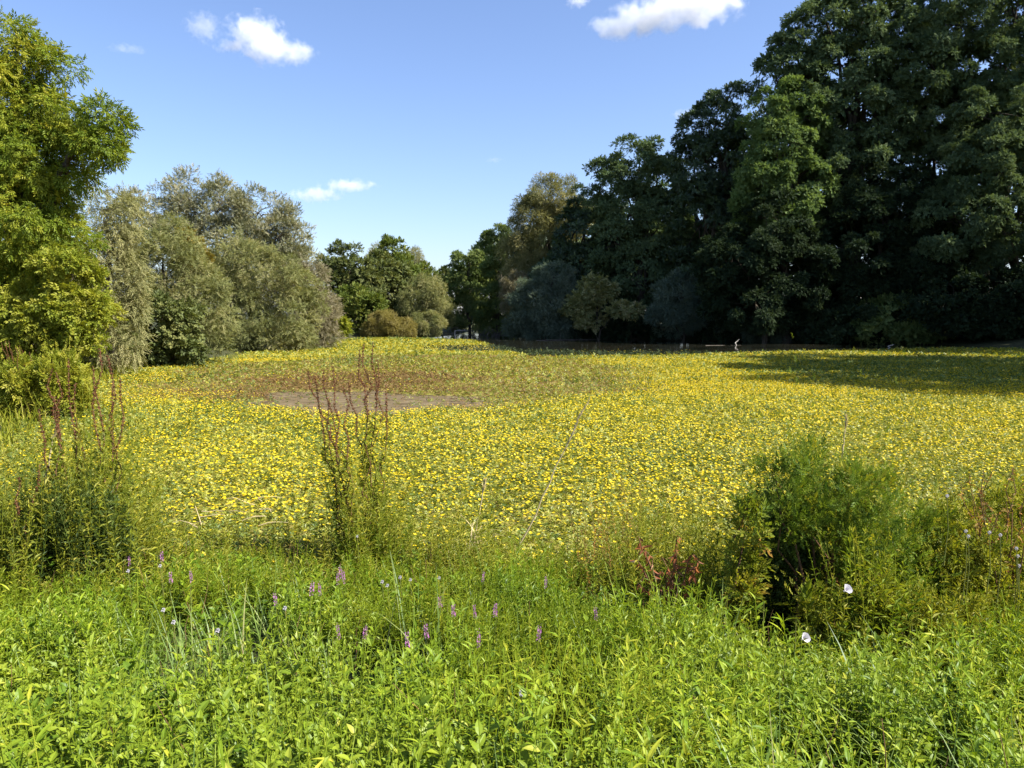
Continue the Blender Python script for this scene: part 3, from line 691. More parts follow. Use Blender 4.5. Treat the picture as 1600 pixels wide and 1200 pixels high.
# ------------------------------------------------------------------ dead wood at the far water
def stick(acc, p0, p1, r0, r1, rng_, n=6, sag=.05, wob_=.05): tube(acc, curve_path(p0, p1, n, sag, rng_, wob_), np.linspace(r0, r1, n), 6)
rg = np.random.default_rng(5)
def wood_thing(name, label, cat, pts, mat, group=None):
    a = Acc(); base = np.array(pts[0][0], float); base[2] = 0
    for (p0, p1, r0, r1) in pts: stick(a, p0, p1, r0, r1, rg, 6, .0 if 'log' in name else .04, .02 if 'log' in name else .06)
    return tag(a.build(name, M[mat], origin=base, smooth=True), label, cat, group)
p = at(875, 529, 74); wood_thing('wooden_post', 'slim weathered post in the water before the blue grey willow', 'post', [((p[0], 74, -.5), (p[0], 74, 1.0), .05, .045)], 'pale')
p = at(711, 526, 80); wood_thing('wooden_post', 'slim weathered post with a rail-like branch at the channel mouth', 'post', [((p[0], 80, -.5), (p[0], 80, .75), .06, .05), ((p[0], 80, .65), (p[0] + 1.2, 80.3, .7), .03, .02)], 'pale')
q0, q1, q2 = at(683, 527, 82), at(716, 512, 82), at(735, 521, 82)
wood_thing('fallen_branch', 'bleached fallen branches tangled at the channel mouth', 'branch', [((q0[0], 82, .05), (q1[0], 82.5, 1.0), .05, .02), ((q0[0] + .6, 82, .1), (q2[0], 83, .7), .04, .02), ((q0[0] + 1, 82, .3), (q1[0] + .4, 81.5, .2), .03, .02)], 'twig')
for (px, py, D_, dx, dz, lab) in ((1152, 524, 60, .22, .34, 'pale bent branch stub poking from black water below the wood'), (1394, 529, 56, .4, .16, 'small pale branch stub with its reflection in the black water')):
    p = at(px, py, D_); x = p[0]
    wood_thing('branch_stub', lab, 'branch', [((x, D_, -.1), (x - dx * .7, D_, dz * .5), .035, .035), ((x - dx * .7, D_, dz * .5), (x + .1, D_ + .1, dz), .035, .02), ((x + .05, D_ + .1, dz), (x + .2, D_ + .1, dz * 1.3), .02, .015)], 'pale')
p = at(1198, 497, 62); wood_thing('dead_stick', 'pale dead stick hanging in the dark foliage of the wood', 'branch', [(p + (-.5, 0, -.1), p + (.4, 0, .12), .04, .03)], 'pale')
for (xa, ya, xb, yb, lab) in ((14.6, 59.5, 17.5, 60.2, 'long pale strip standing for the bright scum line below the wood'), (2.2, 70.5, 9, 74, 'thin dark strip standing for a debris line below the sunlit bough')):  # thin strips standing in for bright debris lines on the water
    wood_thing('scum_line_log', lab, 'log', [((xa, ya, .0), (xb, yb, -.01), .03, .015)], 'twig')

# tangle of bare twigs over the channel, where the wood is leafless low down
for k, (px, py, lab) in enumerate(((745, 500, 'tangle of bare grey twigs under the round topped tree'), (770, 515, 'low bare brown brush at the channel edge'))):
    a = Acc(); c = at(px, py, 84 - 4 * k); bs = np.array((c[0], c[1], g1(c[0], c[1])))
    for j in range(60):
        d = nrm(rg.normal(0, 1, 3) + np.array((0, 0, .9)))
        L = rg.uniform(1, 2.6)
        stick(a, bs + rg.normal(0, .5, 3) * (1.6, 1, 0), bs + rg.normal(0, .5, 3) * (1, 1, 0) + d * L * (1.3, 1, .9), .03, .01, rg)
    tag(a.build('bare_shrub', M['twig'], origin=bs), lab, 'shrub')

# ------------------------------------------------------------------ the near bank
LEAF = dict(ovateq=quad_leaf(1, .5, .2, .06), ovate=blade_leaf(1, .46, .3, .12), lance=blade_leaf(1, .24, .35, .1), fine=quad_leaf(1, .24, .15, .03), lanceq=quad_leaf(1, .26, .2, .04))
rb = np.random.default_rng(77)

def stems(acc, P0, h, lean_xy, nodes, leaf, ll, rng_, tint_c, pitch=(.9, .2), lo=.15, stem_r=.0025, opp=True):
    """upright plants: leaves in pairs up each stem"""
    n = len(P0)
    tips = P0 + np.concatenate((lean_xy * h[:, None], h[:, None]), 1)
    az0 = rng_.uniform(0, 6.28, n)
    for k in range(nodes):
        u = lo + (1 - lo) * (k + rng_.uniform(0, .6, n)) / nodes
        base = P0 + (tips - P0) * u[:, None]
        for s in (0, 1) if opp else (0,):
            az = az0 + k * 1.9 + s * math.pi + rng_.normal(0, .25, n)
            pt = pitch[1] + (pitch[0] - pitch[1]) * u + rng_.normal(0, .22, n)
            Y = np.stack((np.cos(az) * np.cos(pt), np.sin(az) * np.cos(pt), np.sin(pt)), 1)
            N = nrm(np.stack((rng_.normal(0, .2, n), rng_.normal(0, .2, n), np.full(n, 1.0)), 1) - Y * .2)
            sz = ll * rng_.uniform(.7, 1.25, n) * (1 - .45 * u ** 3)
            scatter(acc, leaf, base, Y, N, sz, np.clip(tint_c + rng_.normal(0, .16, n) + .1 * (u - .5), 0, 1))
    # thin triangular stems
    th = np.array((0, 2.094, 4.189))
    ring = np.stack((np.cos(th), np.sin(th), 0 * th), 1) * stem_r
    V = np.concatenate((P0[:, None, :] + ring[None], tips[:, None, :] + ring[None] * .5), 1)
    Fc = np.array([(0, 1, 4, 3), (1, 2, 5, 4), (2, 0, 3, 5)])
    acc.add(V.reshape(-1, 3), ((np.arange(n) * 6)[:, None, None] + Fc[None]).reshape(-1, 4), np.repeat(np.clip(tint_c, 0, 1) * np.ones(n), 6))

def bank_pts(n, y0, y1, wide=1.0):
    n = int(n * wide / .78)
    y = np.sqrt(rb.uniform(y0 * y0, y1 * y1, n)); x = rb.uniform(-wide, wide, n) * (y + .8)
    k = pond_dist(x, y) > -3
    return x[k], y[k]
def shrub_clear(x, y): return (ell(x, y, 1.95, 5.0, .75, .6) > 1) & (ell(x, y, 1.42, 4.5, .33, .5) > 1)
def hole_noise(x, y): return vnoise(x, y, 41, .55, 2)

# lime leafed carpet, leafy willowherb, fine darker herbs
x, y = bank_pts(38000, 1.2, 8.0)
def mound(x, y): return vnoise(x, y, 45, .75, 3)
kind = .5 + 1.35 * (vnoise(x, y, 42, .7, 3) - .5) + .2 * sstep(.8, -1.6, x) * sstep(5.2, 2.6, y) - .22 * sstep(3.6, 5.4, y) + .1 * sstep(2.8, 2.0, y)
keep = (hole_noise(x, y) > .36 + .06 * sstep(3.0, 4.0, y)) & shrub_clear(x, y) & (rb.uniform(0, 1, len(x)) < 1.15 - 1.1 * sstep(5.0, 7.9, y + 2.2 * (mound(x, y) - .5)))
x, y, kind = x[keep], y[keep], kind[keep]
def hmul(x, y): return np.interp(y, [1.2, 2.5, 4, 5, 6, 7, 8], [.92, 1.0, 1.0, .85, .66, .5, .4]) * (.3 + 1.35 * mound(x, y))
acc1, acc2, acc3 = Acc(), Acc(), Acc()
for lo_, hi_, a_, near_, far_, ll, h0, h1, nodes in ((.56, 9, acc1, 'ovate', 'ovateq', .04, .28, .5, 8), (.4, .56, acc2, 'lance', 'lanceq', .05, .3, .58, 10), (-9, .4, acc3, 'lance', 'lanceq', .04, .3, .6, 12)):
    for close in (True, False):
        s = (kind >= lo_) & (kind < hi_) & ((y < 3.3) == close)
        xs, ys = x[s], y[s]; n_ = len(xs)
        if not n_: continue
        P0 = np.stack((xs, ys, np.maximum(ground(xs, ys), -.05)), 1)
        h = rb.uniform(h0, h1, n_) * hmul(xs, ys)
        sz = ll * np.clip(rb.lognormal(0, .3, n_), .6, 1.9)
        stems(a_, P0, h, rb.normal(0, .2, (n_, 2)), nodes, LEAF[near_ if close else far_], sz, rb, np.clip(.25 + .5 * vnoise(xs, ys, 43, .5, 3) + rb.normal(0, .14, n_), 0, 1))
# dry brown stalks tangled through the herbs
accd = Acc()
x, y = bank_pts(420, 1.8, 7.5); n_ = len(x)
for k in range(n_):
    p0 = np.array((x[k], y[k], g1(x[k], y[k]))); L = rb.uniform(.25, .6); p1 = p0 + np.array((rb.normal(0, .25), rb.normal(0, .25), 1)) * L * .8
    tube(accd, curve_path(p0, p1, 5, .03, rb, .12), np.linspace(.003, .0012, 5), 4, rb.uniform(0, 1))
tag(accd.build('dry_stalks', M['brownstem']), 'thin dry brown stalks tangled through the bank plants', 'undergrowth', kind='stuff')
# broader dark leaves in the shade of the rest
x, y = bank_pts(2600, 1.4, 6.5)
k = (vnoise(x, y, 49, .6, 2) > .56) & shrub_clear(x, y); x, y = x[k], y[k]; n_ = len(x)
stems(acc2, np.stack((x, y, ground(x, y)), 1), rb.uniform(.22, .42, n_), rb.normal(0, .25, (n_, 2)), 6, blade_leaf(1, .55, .35, .15), .06 * rb.uniform(.6, 1.4, n_), rb, rb.uniform(0, .45, n_))
# long-leaved willowherb standing out of the rest
x, y = bank_pts(1000, 1.5, 6.3)
k = (vnoise(x, y, 48, .7, 2) > .5) & shrub_clear(x, y); x, y = x[k], y[k]; n_ = len(x)
stems(acc2, np.stack((x, y, ground(x, y)), 1), rb.uniform(.38, .62, n_) * np.clip(hmul(x, y), .7, 1.1), rb.normal(0, .2, (n_, 2)), 8, blade_leaf(1, .16, .5, .1), .085 * rb.uniform(.6, 1.25, n_), rb, rb.uniform(.35, .95, n_))
tag(acc1.build('lime_undergrowth', M['herblime']), 'bright lime green leafy undergrowth at the foot of the bank', 'undergrowth', kind='stuff')
tag(acc2.build('leafy_undergrowth', M['herb']), 'mid green narrow leaved undergrowth over the bank', 'undergrowth', kind='stuff')
tag(acc3.build('fine_undergrowth', M['finegreen']), 'darker fine leaved undergrowth along the upper edge of the bank', 'undergrowth', kind='stuff')
# thin straggling weeds where the bank runs into the flowers
acc = Acc()
x, y = bank_pts(3000, 5.0, 9.0)
k = (pond_dist(x, y) < 1.6) & (rb.uniform(0, 1, len(x)) < sstep(9.2, 6.2, y) * (.25 + 1.4 * sstep(.45, .7, vnoise(x, y, 47, .8, 2))))
x, y = x[k], y[k]; n_ = len(x)
stems(acc, np.stack((x, y, np.maximum(ground(x, y), -.05)), 1), rb.uniform(.15, .4, n_), rb.normal(0, .35, (n_, 2)), 10, LEAF['lanceq'], .05 * rb.uniform(.7, 1.5, n_), rb, rb.uniform(.2, 1, n_))
tag(acc.build('straggling_weeds', M['weed']), 'thin yellowish straggling weeds where the bank meets the flowers', 'undergrowth', kind='stuff')

def blades(acc, P0, L, w, dirxy, bend, tint, seg=5):
    n = len(P0)
    d = nrm(np.concatenate((dirxy, np.zeros((n, 1))), 1))
    side = np.stack((-d[:, 1], d[:, 0], np.zeros(n)), 1)
    V = []
    for k in range(seg + 1):
        u = k / seg
        ang = bend * u
        out_ = L * (u * np.sin(.15 + ang * .6)); up = L * u * np.cos(.1 + ang * .75)
        c = P0 + d * out_[:, None] + np.array((0, 0, 1)) * up[:, None]
        ww = (w * (1 - u ** 1.6) + .0006)[:, None]
        V += [c - side * ww / 2, c + side * ww / 2]
    V = np.stack(V, 1)
    Fc = np.array([(2 * k, 2 * k + 1, 2 * k + 3, 2 * k + 2) for k in range(seg)])
    acc.add(V.reshape(-1, 3), ((np.arange(n) * 2 * (seg + 1))[:, None, None] + Fc[None]).reshape(-1, 4), np.repeat(tint, 2 * (seg + 1)))

# grass among the herbs, thick along the bottom of the view, and on the bank round the corner
acc = Acc()
x, y = bank_pts(24000, 1.2, 7.8)
pr = .12 + .8 * sstep(.52, .72, vnoise(x, y, 44, .9, 2)) + .75 * sstep(3.0, 1.8, y) * sstep(-.5, .3, x)
keep = (rb.uniform(0, 1, len(x)) < pr) & shrub_clear(x, y)
x, y = x[keep], y[keep]; n_ = len(x)
blades(acc, np.stack((x, y, ground(x, y)), 1), rb.uniform(.25, .62, n_) * hmul(x, y), rb.uniform(.004, .011, n_), rb.normal(0, 1, (n_, 2)), rb.uniform(.2, 1.7, n_), np.clip(rb.normal(.5, .22, n_), 0, 1))
tag(acc.build('bank_grass', M['grass']), 'long green grass blades among the bank plants', 'grass', kind='stuff')

acc = Acc()
n_ = 26000
x = rb.uniform(-24, -7, n_); y = rb.uniform(9, 33, n_)
k = (pond_dist(x, y) > -.25) & (pond_dist(x, y) < 6); x, y = x[k], y[k]; n_ = len(x)
blades(acc, np.stack((x, y, ground(x, y)), 1), rb.uniform(.3, .8, n_), rb.uniform(.012, .03, n_), rb.normal(0, 1, (n_, 2)), rb.uniform(.2, 1.5, n_), np.clip(rb.normal(.5, .22, n_), 0, .95), 3)
tag(acc.build('shore_grass', M['weed']), 'rough yellow green grass on the sunny shore below the ash', 'grass', kind='stuff')

# sedge tufts one can tell apart
def tuft(px, py, label, n, L, name='grass_tuft', mat='grass', bend=(.2, 1.4), w=(.006, .014), spread=.05, tint=.5):
    c, g = pick(px, py, .05)
    a = Acc(); base = np.array((c[0], c[1], g))
    P0 = base + np.concatenate((rb.normal(0, spread, (n, 2)), np.zeros((n, 1))), 1)
    blades(a, P0, rb.uniform(.6, 1, n) * L, rb.uniform(*w, n), rb.normal(0, 1, (n, 2)), rb.uniform(*bend, n), np.clip(rb.normal(tint, .15, n), 0, 1))
    return tag(a.build(name, M[mat], origin=base), label, 'grass tuft', 'grass tufts on the bank')
tuft(120, 1190, 'pale grass tuft over a dark hollow at the lime undergrowth', 26, .5)
tuft(120, 935, 'thin grass tuft before the dark scrub', 40, .5, tint=.35)
tuft(1395, 1190, 'dark coarse grass tuft below the big shrub', 34, .62, tint=.15, w=(.01, .02))
tuft(1290, 1195, 'upright pale grass tuft at the very bottom', 40, .45, bend=(.1, .6))
tuft(500, 1060, 'fresh grass tuft in the middle of the bank', 50, .42, tint=.6)
tuft(745, 900, 'yellowing grass tuft where the straw stalks stand', 70, .5, tint=.85, spread=.12)
tuft(180, 860, 'grass tuft with a bent blade beside the dark scrub', 24, .5, tint=.65)
tuft(1075, 1150, 'soft grass tuft under the dark hollow of the big shrub', 40, .42, tint=.6)

# ------------------------------------------------------------------ shrubs and tall weeds on the bank
SH = {'fine': dict(rc=.13, k=1.5, n=42, sl=.11, t=[spray(10, .3, .1, s + 60, 50, .1, .1) for s in range(3)], droop=.55, squash=1.2),
      'leafy': dict(rc=.12, k=1.4, n=20, sl=.15, t=[spray(6, .4, .2, s + 70, 55, .2, .12) for s in range(3)], droop=.35, squash=1.1)}
def shrub(name, label, cat, D, lobes_px, style, mat, base_px, seed, scale=1, ls=1, nmul=1, group=None, stems_n=16, extra=None, depth=1.0, plumes=160, plen=1.0):
    rng_ = np.random.default_rng(seed); st = SH[style]
    lobes = []
    for L in lobes_px:
        px, py, rx, ry = L[:4]; dy = L[4] if len(L) > 4 else 0
        s = (D + dy) / F_PX
        lobes.append((at(px, py, D + dy), np.array((rx * s, (rx + ry) / 2 * s * depth, ry * s))))
    bx = (base_px - 800) / F_PX * D
    base = np.array((bx, D, max(0, g1(bx, D))))
    o = thing(name, tuple(base), label, cat, group)
    C, Nn = crown_points(lobes, st['k'], st['rc'] * scale, rng_, .3)
    a = Acc(); foliage(a, C, Nn, st, rng_, scale, ls, nmul, clip=.02)
    if plumes:
        kk = rng_.choice(len(C), min(plumes, len(C)), replace=False)
        for j in range(7):
            u = j / 6
            dirn = nrm(Nn[kk] * .55 + np.array((0, 0, .9)) + np.random.default_rng(seed + 5).normal(0, .35, (len(kk), 3)))
            Lp = np.random.default_rng(seed + 6).uniform(.14, .36, len(kk))[:, None] * scale * plen
            P = C[kk] + dirn * Lp * u + Nn[kk] * (Lp * .35 * u * u)
            scatter(a, st['t'][j % 3], P, nrm(dirn + rng_.normal(0, .25, dirn.shape)), nrm(rng_.normal(0, 1, dirn.shape)), st['sl'] * ls * (1 - .35 * u) * np.ones(len(kk)), np.clip(rng_.normal(.65, .2, len(kk)), 0, 1))
    a.build('foliage', M[mat], o, origin=base)
    b = Acc()
    for k in range(stems_n):
        c, r = lobes[k % len(lobes)]
        tgt = c + rng_.normal(0, .45, 3) * r
        tube(b, curve_path(base + rng_.normal(0, .1, 3) * (1, 1, 0), tgt, 6, .04, rng_, .15), np.linspace(.012, .004, 6), 5)
    b.build('stem', M['brownstem'], o, True, origin=base)
    if extra:
        for (nm, mt, frac, stl) in extra:
            e = Acc(); kk = rng_.uniform(0, 1, len(C)) < frac
            foliage(e, C[kk] + Nn[kk] * .05, Nn[kk], SH[stl], rng_, scale, 1.0, .35)
            e.build(nm, M[mt], o, origin=base)
    return o
shrub('willow_scrub', 'big domed green shrub with a dark hollow on the bank', 'shrub', 5.0,
      [(1290, 770, 55, 40), (1240, 810, 42, 42), (1350, 795, 52, 48), (1300, 850, 60, 55, .2), (1385, 880, 58, 60, -.1), (1320, 930, 50, 60, .15), (1375, 970, 55, 45), (1440, 850, 38, 40, .1), (1205, 765, 25, 24, .2), (1265, 730, 28, 20, .2), (1420, 940, 50, 45)], 'fine', 'shrub', 1290, 201, .85, .66, .95,
      extra=[('yellow_leaf_sprays', 'shrubyellow', .05, 'leafy')], plumes=700, plen=2.1)
shrub('weedy_bush', 'yellow green weedy bush at the edge of the picture beside the big shrub', 'shrub', 5.1,
      [(1490, 870, 55, 60), (1560, 830, 60, 55, .4), (1500, 960, 60, 50, -.2), (1590, 920, 50, 70), (1440, 1000, 50, 35, -.4), (1560, 1010, 60, 40, -.4)], 'leafy', 'weed', 1520, 202, .9, .5, 1.7,
      extra=[('yellow_leaf_sprays', 'shrubyellow', .07, 'leafy')], plumes=420, plen=1.3)
shrub('willow_scrub', 'dark leafy scrub added to blacken the hollow of the big shrub', 'shrub', 5.35, [(1215, 850, 45, 60), (1200, 940, 50, 60), (1240, 1000, 45, 45)], 'leafy', 'darkshrub', 1215, 212, .9, .6, 2.0, plumes=60)  # dark leaves added to deepen the shade in the hollow
shrub('weedy_bush', 'low yellow green weedy growth at the front of the big shrub', 'shrub', 4.55, [(1320, 985, 50, 40), (1385, 960, 50, 45), (1440, 1010, 55, 35), (1290, 1030, 40, 25)], 'leafy', 'weed', 1370, 213, .8, .5, 1.6, plumes=240, plen=1.1,
      extra=[('yellow_leaf_sprays', 'shrubyellow', .08, 'leafy')])
shrub('climbing_bindweed', 'column of yellowing climbing leaves on the dark side of the big shrub', 'climber', 4.75, [(1168, 830, 12, 35), (1160, 900, 13, 38), (1152, 955, 11, 30)], 'leafy', 'shrubyellow', 1160, 203, .55, .55, .9, stems_n=5, plumes=10, plen=.5)
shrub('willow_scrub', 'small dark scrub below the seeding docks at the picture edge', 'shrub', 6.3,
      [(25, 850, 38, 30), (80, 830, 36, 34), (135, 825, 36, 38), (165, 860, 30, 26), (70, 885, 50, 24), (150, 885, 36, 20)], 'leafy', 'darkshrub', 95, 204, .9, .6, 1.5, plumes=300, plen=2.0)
def thicket(label, px0, px1, D, dD, py_top, n, seed, mat='weed', ll=.042, group=None, lo=.1):
    """many upright leafy stems growing close together"""
    r_ = np.random.default_rng(seed)
    px = r_.normal((px0 + px1) / 2, (px1 - px0) / 4, n); y = D + r_.normal(0, dD / 2, n); x = (px - 800) / F_PX * y
    P0 = np.stack((x, y, np.maximum(ground(x, y), 0)), 1)
    prof = np.exp(-((px - (px0 + px1) / 2) / (px1 - px0) * 1.7) ** 2)
    top = at((px0 + px1) / 2, py_top, D)[2]
    h = np.maximum(.2, (top - P0[:, 2]) * r_.uniform(.45, 1, n) * prof)
    base = np.array((((px0 + px1) / 2 - 800) / F_PX * D, D, max(0, g1(((px0 + px1) / 2 - 800) / F_PX * D, D))))
    o = thing('weed_clump', tuple(base), label, 'weeds', 'tall weed clumps on the bank')
    for sh in range(2):
        k = np.arange(n) % 2 == sh
        a = Acc(); stems(a, P0[k], h[k], r_.normal(0, .2, (k.sum(), 2)), (20, 13)[sh], LEAF['lanceq'], ll * r_.uniform(.6, 1.5, k.sum()), r_, np.clip(r_.normal(.45, .22, k.sum()), 0, 1), lo=lo, stem_r=.0022)
        a.build(('leafy_stems', 'side_stems')[sh], M[mat if sh == 0 else 'weed'], o, origin=base)
    return o
thicket('tall yellow green weed clump around the dock seed heads', 40, 235, 6.9, .8, 590, 300, 205, ll=.062)
thicket('weed clump hanging over the dark scrub at the picture edge', -70, 80, 6.2, .7, 690, 150, 215, ll=.055)
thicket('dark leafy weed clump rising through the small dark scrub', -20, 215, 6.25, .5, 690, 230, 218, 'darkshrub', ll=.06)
thicket('scruffy yellowing weed clump round the curled straw blades', 620, 830, 6.6, .6, 770, 150, 219, 'weed', ll=.05)
thicket('thin reddish weed clump between straw stalk and withered plant', 880, 1080, 6.6, .6, 730, 90, 220, 'rusty', ll=.035)
thicket('slim weed clump at the foot of the middle docks', 500, 640, 7.3, .6, 660, 130, 206, ll=.055)
thicket('low dark weed clump under the middle docks', 500, 650, 7.0, .4, 790, 130, 216, 'finegreen')
thicket('sprawling weed clump above the withered red plant', 930, 1180, 5.9, .8, 760, 230, 207, ll=.05)
thicket('weed clump standing behind the big domed shrub', 1120, 1500, 5.7, .6, 670, 300, 208, 'weed', ll=.05)
thicket('green weed clump leaning out of the front of the big domed shrub', 1260, 1500, 4.6, .4, 800, 150, 217, 'finegreen', ll=.05)
thicket('weed clump at the foot of the weedy bush', 1380, 1640, 4.6, .5, 880, 180, 209, ll=.055)
thicket('low green weed clump between dark scrub and middle docks', 200, 420, 6.2, .6, 850, 110, 210, 'finegreen')
thicket('low green weed clump beyond the straw stalks', 780, 960, 6.2, .6, 840, 100, 211, 'finegreen')
shrub('hedge_shrub', 'yellow green bramble bush on the far bank below the ash', 'shrub', 17.5,
      [(45, 600, 32, 28), (85, 590, 26, 26), (20, 620, 30, 28), (110, 610, 22, 26)], 'leafy', 'weed', 60, 208, 1.7, 1.2, 2.2, depth=1.4)

# seeding docks: stems with brown whorled spikes and small leaves below
def dock(name, label, px_list, D, py_top, py_base, seed, group, spike=.36):
    """one dock plant: several seed stalks rising from one root"""
    rng_ = np.random.default_rng(seed)
    bx = (px_list[0][0] - 800) / F_PX * D
    base = np.array((bx, D, max(0., g1(bx, D))))
    o = thing(name, tuple(base), label, 'dock plant', group)
    lf = Acc()
    for (pb, pt, top) in px_list:
        p0 = base + np.array(((pb - px_list[0][0]) / F_PX * D, rng_.normal(0, .08), 0)); p1 = at(pt, top, D + rng_.normal(0, .1))
        path = curve_path(p0, p1, 12, 0, rng_, .1)
        a = Acc(); tube(a, path, np.linspace(.009, .003, 12), 5); a.build('stem', M['brownstem'], o, True, origin=base)
        L = np.linalg.norm(p1 - p0)
        n = int(640 * spike * L); u = 1 - spike * rng_.uniform(0, 1, n) ** .9
        u = np.round(u * 60) / 60 + rng_.normal(0, .003, n); u = np.clip(u, 0, 1)
        P = np.stack([np.interp(u, np.linspace(0, 1, 12), path[:, j]) for j in range(3)], 1)
        d = nrm(rng_.normal(0, 1, (n, 3))) * np.array((1, 1, .4))
        wdt = .013 * (1 - .5 * (u - (1 - spike)) / spike)
        s = Acc(); scatter(s, LEAF['seed'], P + d * wdt[:, None] * rng_.uniform(.2, 1, n)[:, None], d + np.array((0, 0, -.3)), nrm(rng_.normal(0, 1, (n, 3))), rng_.uniform(.008, .0135, n), rng_.uniform(0, 1, n))
        s.build('seed_spike', M['seed'], o, origin=base)
        n = int(150 * L * (1 - spike)) if D < 12 else 0; u = rng_.uniform(.1, 1 - spike, n)
        P = np.stack([np.interp(u, np.linspace(0, 1, 12), path[:, j]) for j in range(3)], 1)
        az = rng_.uniform(0, 6.28, n)
        Y = np.stack((np.cos(az), np.sin(az), rng_.normal(.45, .4, n)), 1)
        scatter(lf, LEAF['lance'], P, Y, nrm(rng_.normal(0, .3, (n, 3)) + (0, 0, 1)), rng_.uniform(.03, .085, n), rng_.uniform(0, 1, n))
    if D < 12: lf.build('foliage', M['weed'], o, origin=base)
    return o
LEAF['seed'] = quad_leaf(1, .75, .1, .05)
GD = 'seeding docks on the bank'
dock('dock_plant', 'dark brown dock with two close seed stalks by the shore grass', [(95, 82, 575), (100, 88, 582)], 6.6, 0, 0, 301, GD)
dock('dock_plant', 'brown dock with a tall straight seed stalk left of the leaning pair', [(120, 107, 560), (124, 118, 598)], 6.7, 0, 0, 302, GD)
dock('dock_plant', 'reddish dock with tallest paired seed stalks by the willows', [(150, 156, 545), (158, 168, 556), (146, 145, 572)], 6.6, 0, 0, 303, GD)
dock('dock_plant', 'slender dock with a seed stalk bent towards the pond', [(172, 188, 590), (166, 176, 600)], 6.8, 0, 0, 304, GD)
dock('dock_plant', 'short dock with dark curved seed stalks low in the weed thicket', [(75, 60, 640), (85, 85, 620)], 6.5, 0, 0, 305, GD, .3)
dock('dock_plant', 'sprawling reddish dock leaning over the dark scrub at the picture edge', [(5, 62, 725), (12, 30, 745)], 6.0, 0, 0, 306, GD, .3)
dock('dock_plant', 'middle dock with a fan of thin reddish seed stalks before the mud', [(540, 482, 580), (540, 492, 588), (540, 505, 578)], 7.3, 0, 0, 307, GD)
dock('dock_plant', 'middle dock with one dark straight seed stalk before the mud', [(552, 520, 573), (548, 512, 622), (552, 535, 605)], 7.2, 0, 0, 308, GD)
dock('dock_plant', 'tallest middle dock rising to the far shore line', [(575, 568, 538), (575, 583, 535), (572, 562, 546), (580, 590, 562)], 7.4, 0, 0, 309, GD, .3)
dock('dock_plant', 'middle dock with a single slanting red stalk', [(590, 603, 600), (588, 545, 598)], 7.4, 0, 0, 310, GD, .3)
# russet stalks on the far bank, leaning away from the pond
for k, (pb, pt, t_) in enumerate(((28, 8, 533), (38, 14, 533), (45, 30, 540), (16, 2, 535))):
    D = 17 + .3 * k
    dock('dock_plant', ('tall russet stalk leaning over the bramble bush, tipped highest', 'russet stalk close behind the tallest one over the bramble bush', 'shorter russet stalk at the pond end of the bramble bush', 'russet stalk at the picture edge over the bramble bush')[k],
         [(pb, pt, t_), (pb + 14, pt + 16, t_ + 10)], D, 0, 0, 320 + k, 'russet stalks over the bramble bush', .45)

# the withered red plant
c, g = pick(1055, 1010, .05); base = np.array((c[0], c[1], g))
o = thing('withered_plant', tuple(base), 'withered plant with hanging red brown leaves beside the dark hollow', 'plant')
a, b = Acc(), Acc(); rr = np.random.default_rng(9)
for k in range(20):
    tip = at(rr.uniform(975, 1110), rr.uniform(835, 965), base[1] + rr.normal(0, .15))
    path = curve_path(base + rr.normal(0, .05, 3) * (1, 1, 0), tip, 8, .08, rr, .12)
    tube(b, path, np.linspace(.007, .003, 8), 5)
    n = 44; u = rr.uniform(.25, 1, n)
    P = np.stack([np.interp(u, np.linspace(0, 1, 8), path[:, j]) for j in range(3)], 1)
    az = rr.uniform(0, 6.28, n); Y = np.stack((np.cos(az), np.sin(az), rr.normal(-1.0, .6, n)), 1)
    scatter(a, LEAF['lance'], P, Y, nrm(rr.normal(0, 1, (n, 3))), rr.uniform(.028, .07, n), np.clip(rr.normal(.42, .24, n), 0, 1))
a.build('foliage', M['dead'], o, origin=base); b.build('stem', M['brownstem'], o, True, origin=base)
p0 = at(1560, 860, 5.0); base = np.array((p0[0], 5.0, max(0, g1(p0[0], 5.0))))
o = thing('withered_plant', tuple(base), 'rusty withering plant on the weedy bush at the picture edge', 'plant')
a, b = Acc(), Acc()
for k in range(16):
    tip = at(rr.uniform(1500, 1610), rr.uniform(725, 830), base[1] + rr.normal(0, .2)); path = curve_path(base + rr.normal(0, .06, 3) * (1, 1, 0), tip, 8, .05, rr, .12)
    tube(b, path, np.linspace(.006, .002, 8), 5)
    n = 26; u = rr.uniform(.5, 1, n); P = np.stack([np.interp(u, np.linspace(0, 1, 8), path[:, j]) for j in range(3)], 1)
    az = rr.uniform(0, 6.28, n); scatter(a, LEAF['lance'], P, np.stack((np.cos(az), np.sin(az), rr.normal(-.1, .6, n)), 1), nrm(rr.normal(0, 1, (n, 3))), rr.uniform(.02, .05, n), np.clip(rr.normal(.6, .25, n), 0, 1))
a.build('foliage', M['rusty'], o, origin=base); b.build('stem', M['brownstem'], o, True, origin=base)
# dead rosette at the corner
c, g = pick(45, 925, .05); base = np.array((c[0], c[1], g))
o = thing('dead_stalk', tuple(base), 'dry broken stalk with drooping pale leaves before the dark scrub', 'plant')
a, b = Acc(), Acc()
tp = at(14, 868, base[1]); path = curve_path(base, tp, 6, .02, rr); tube(b, path, np.linspace(.009, .005, 6), 5)
tube(b, curve_path(base, at(40, 860, base[1]), 6, .02, rr), np.linspace(.008, .004, 6), 5)
n = 16; az = rr.uniform(0, 6.28, n)
scatter(a, LEAF['lance'], tp + rr.normal(0, .02, (n, 3)), np.stack((np.cos(az), np.sin(az), rr.normal(-.2, .5, n)), 1), nrm(rr.normal(0, 1, (n, 3)) + (0, 0, 1)), rr.uniform(.08, .16, n), rr.uniform(.6, 1, n))
a.build('foliage', M['dead'], o, origin=base); b.build('stem', M['straw'], o, True, origin=base)

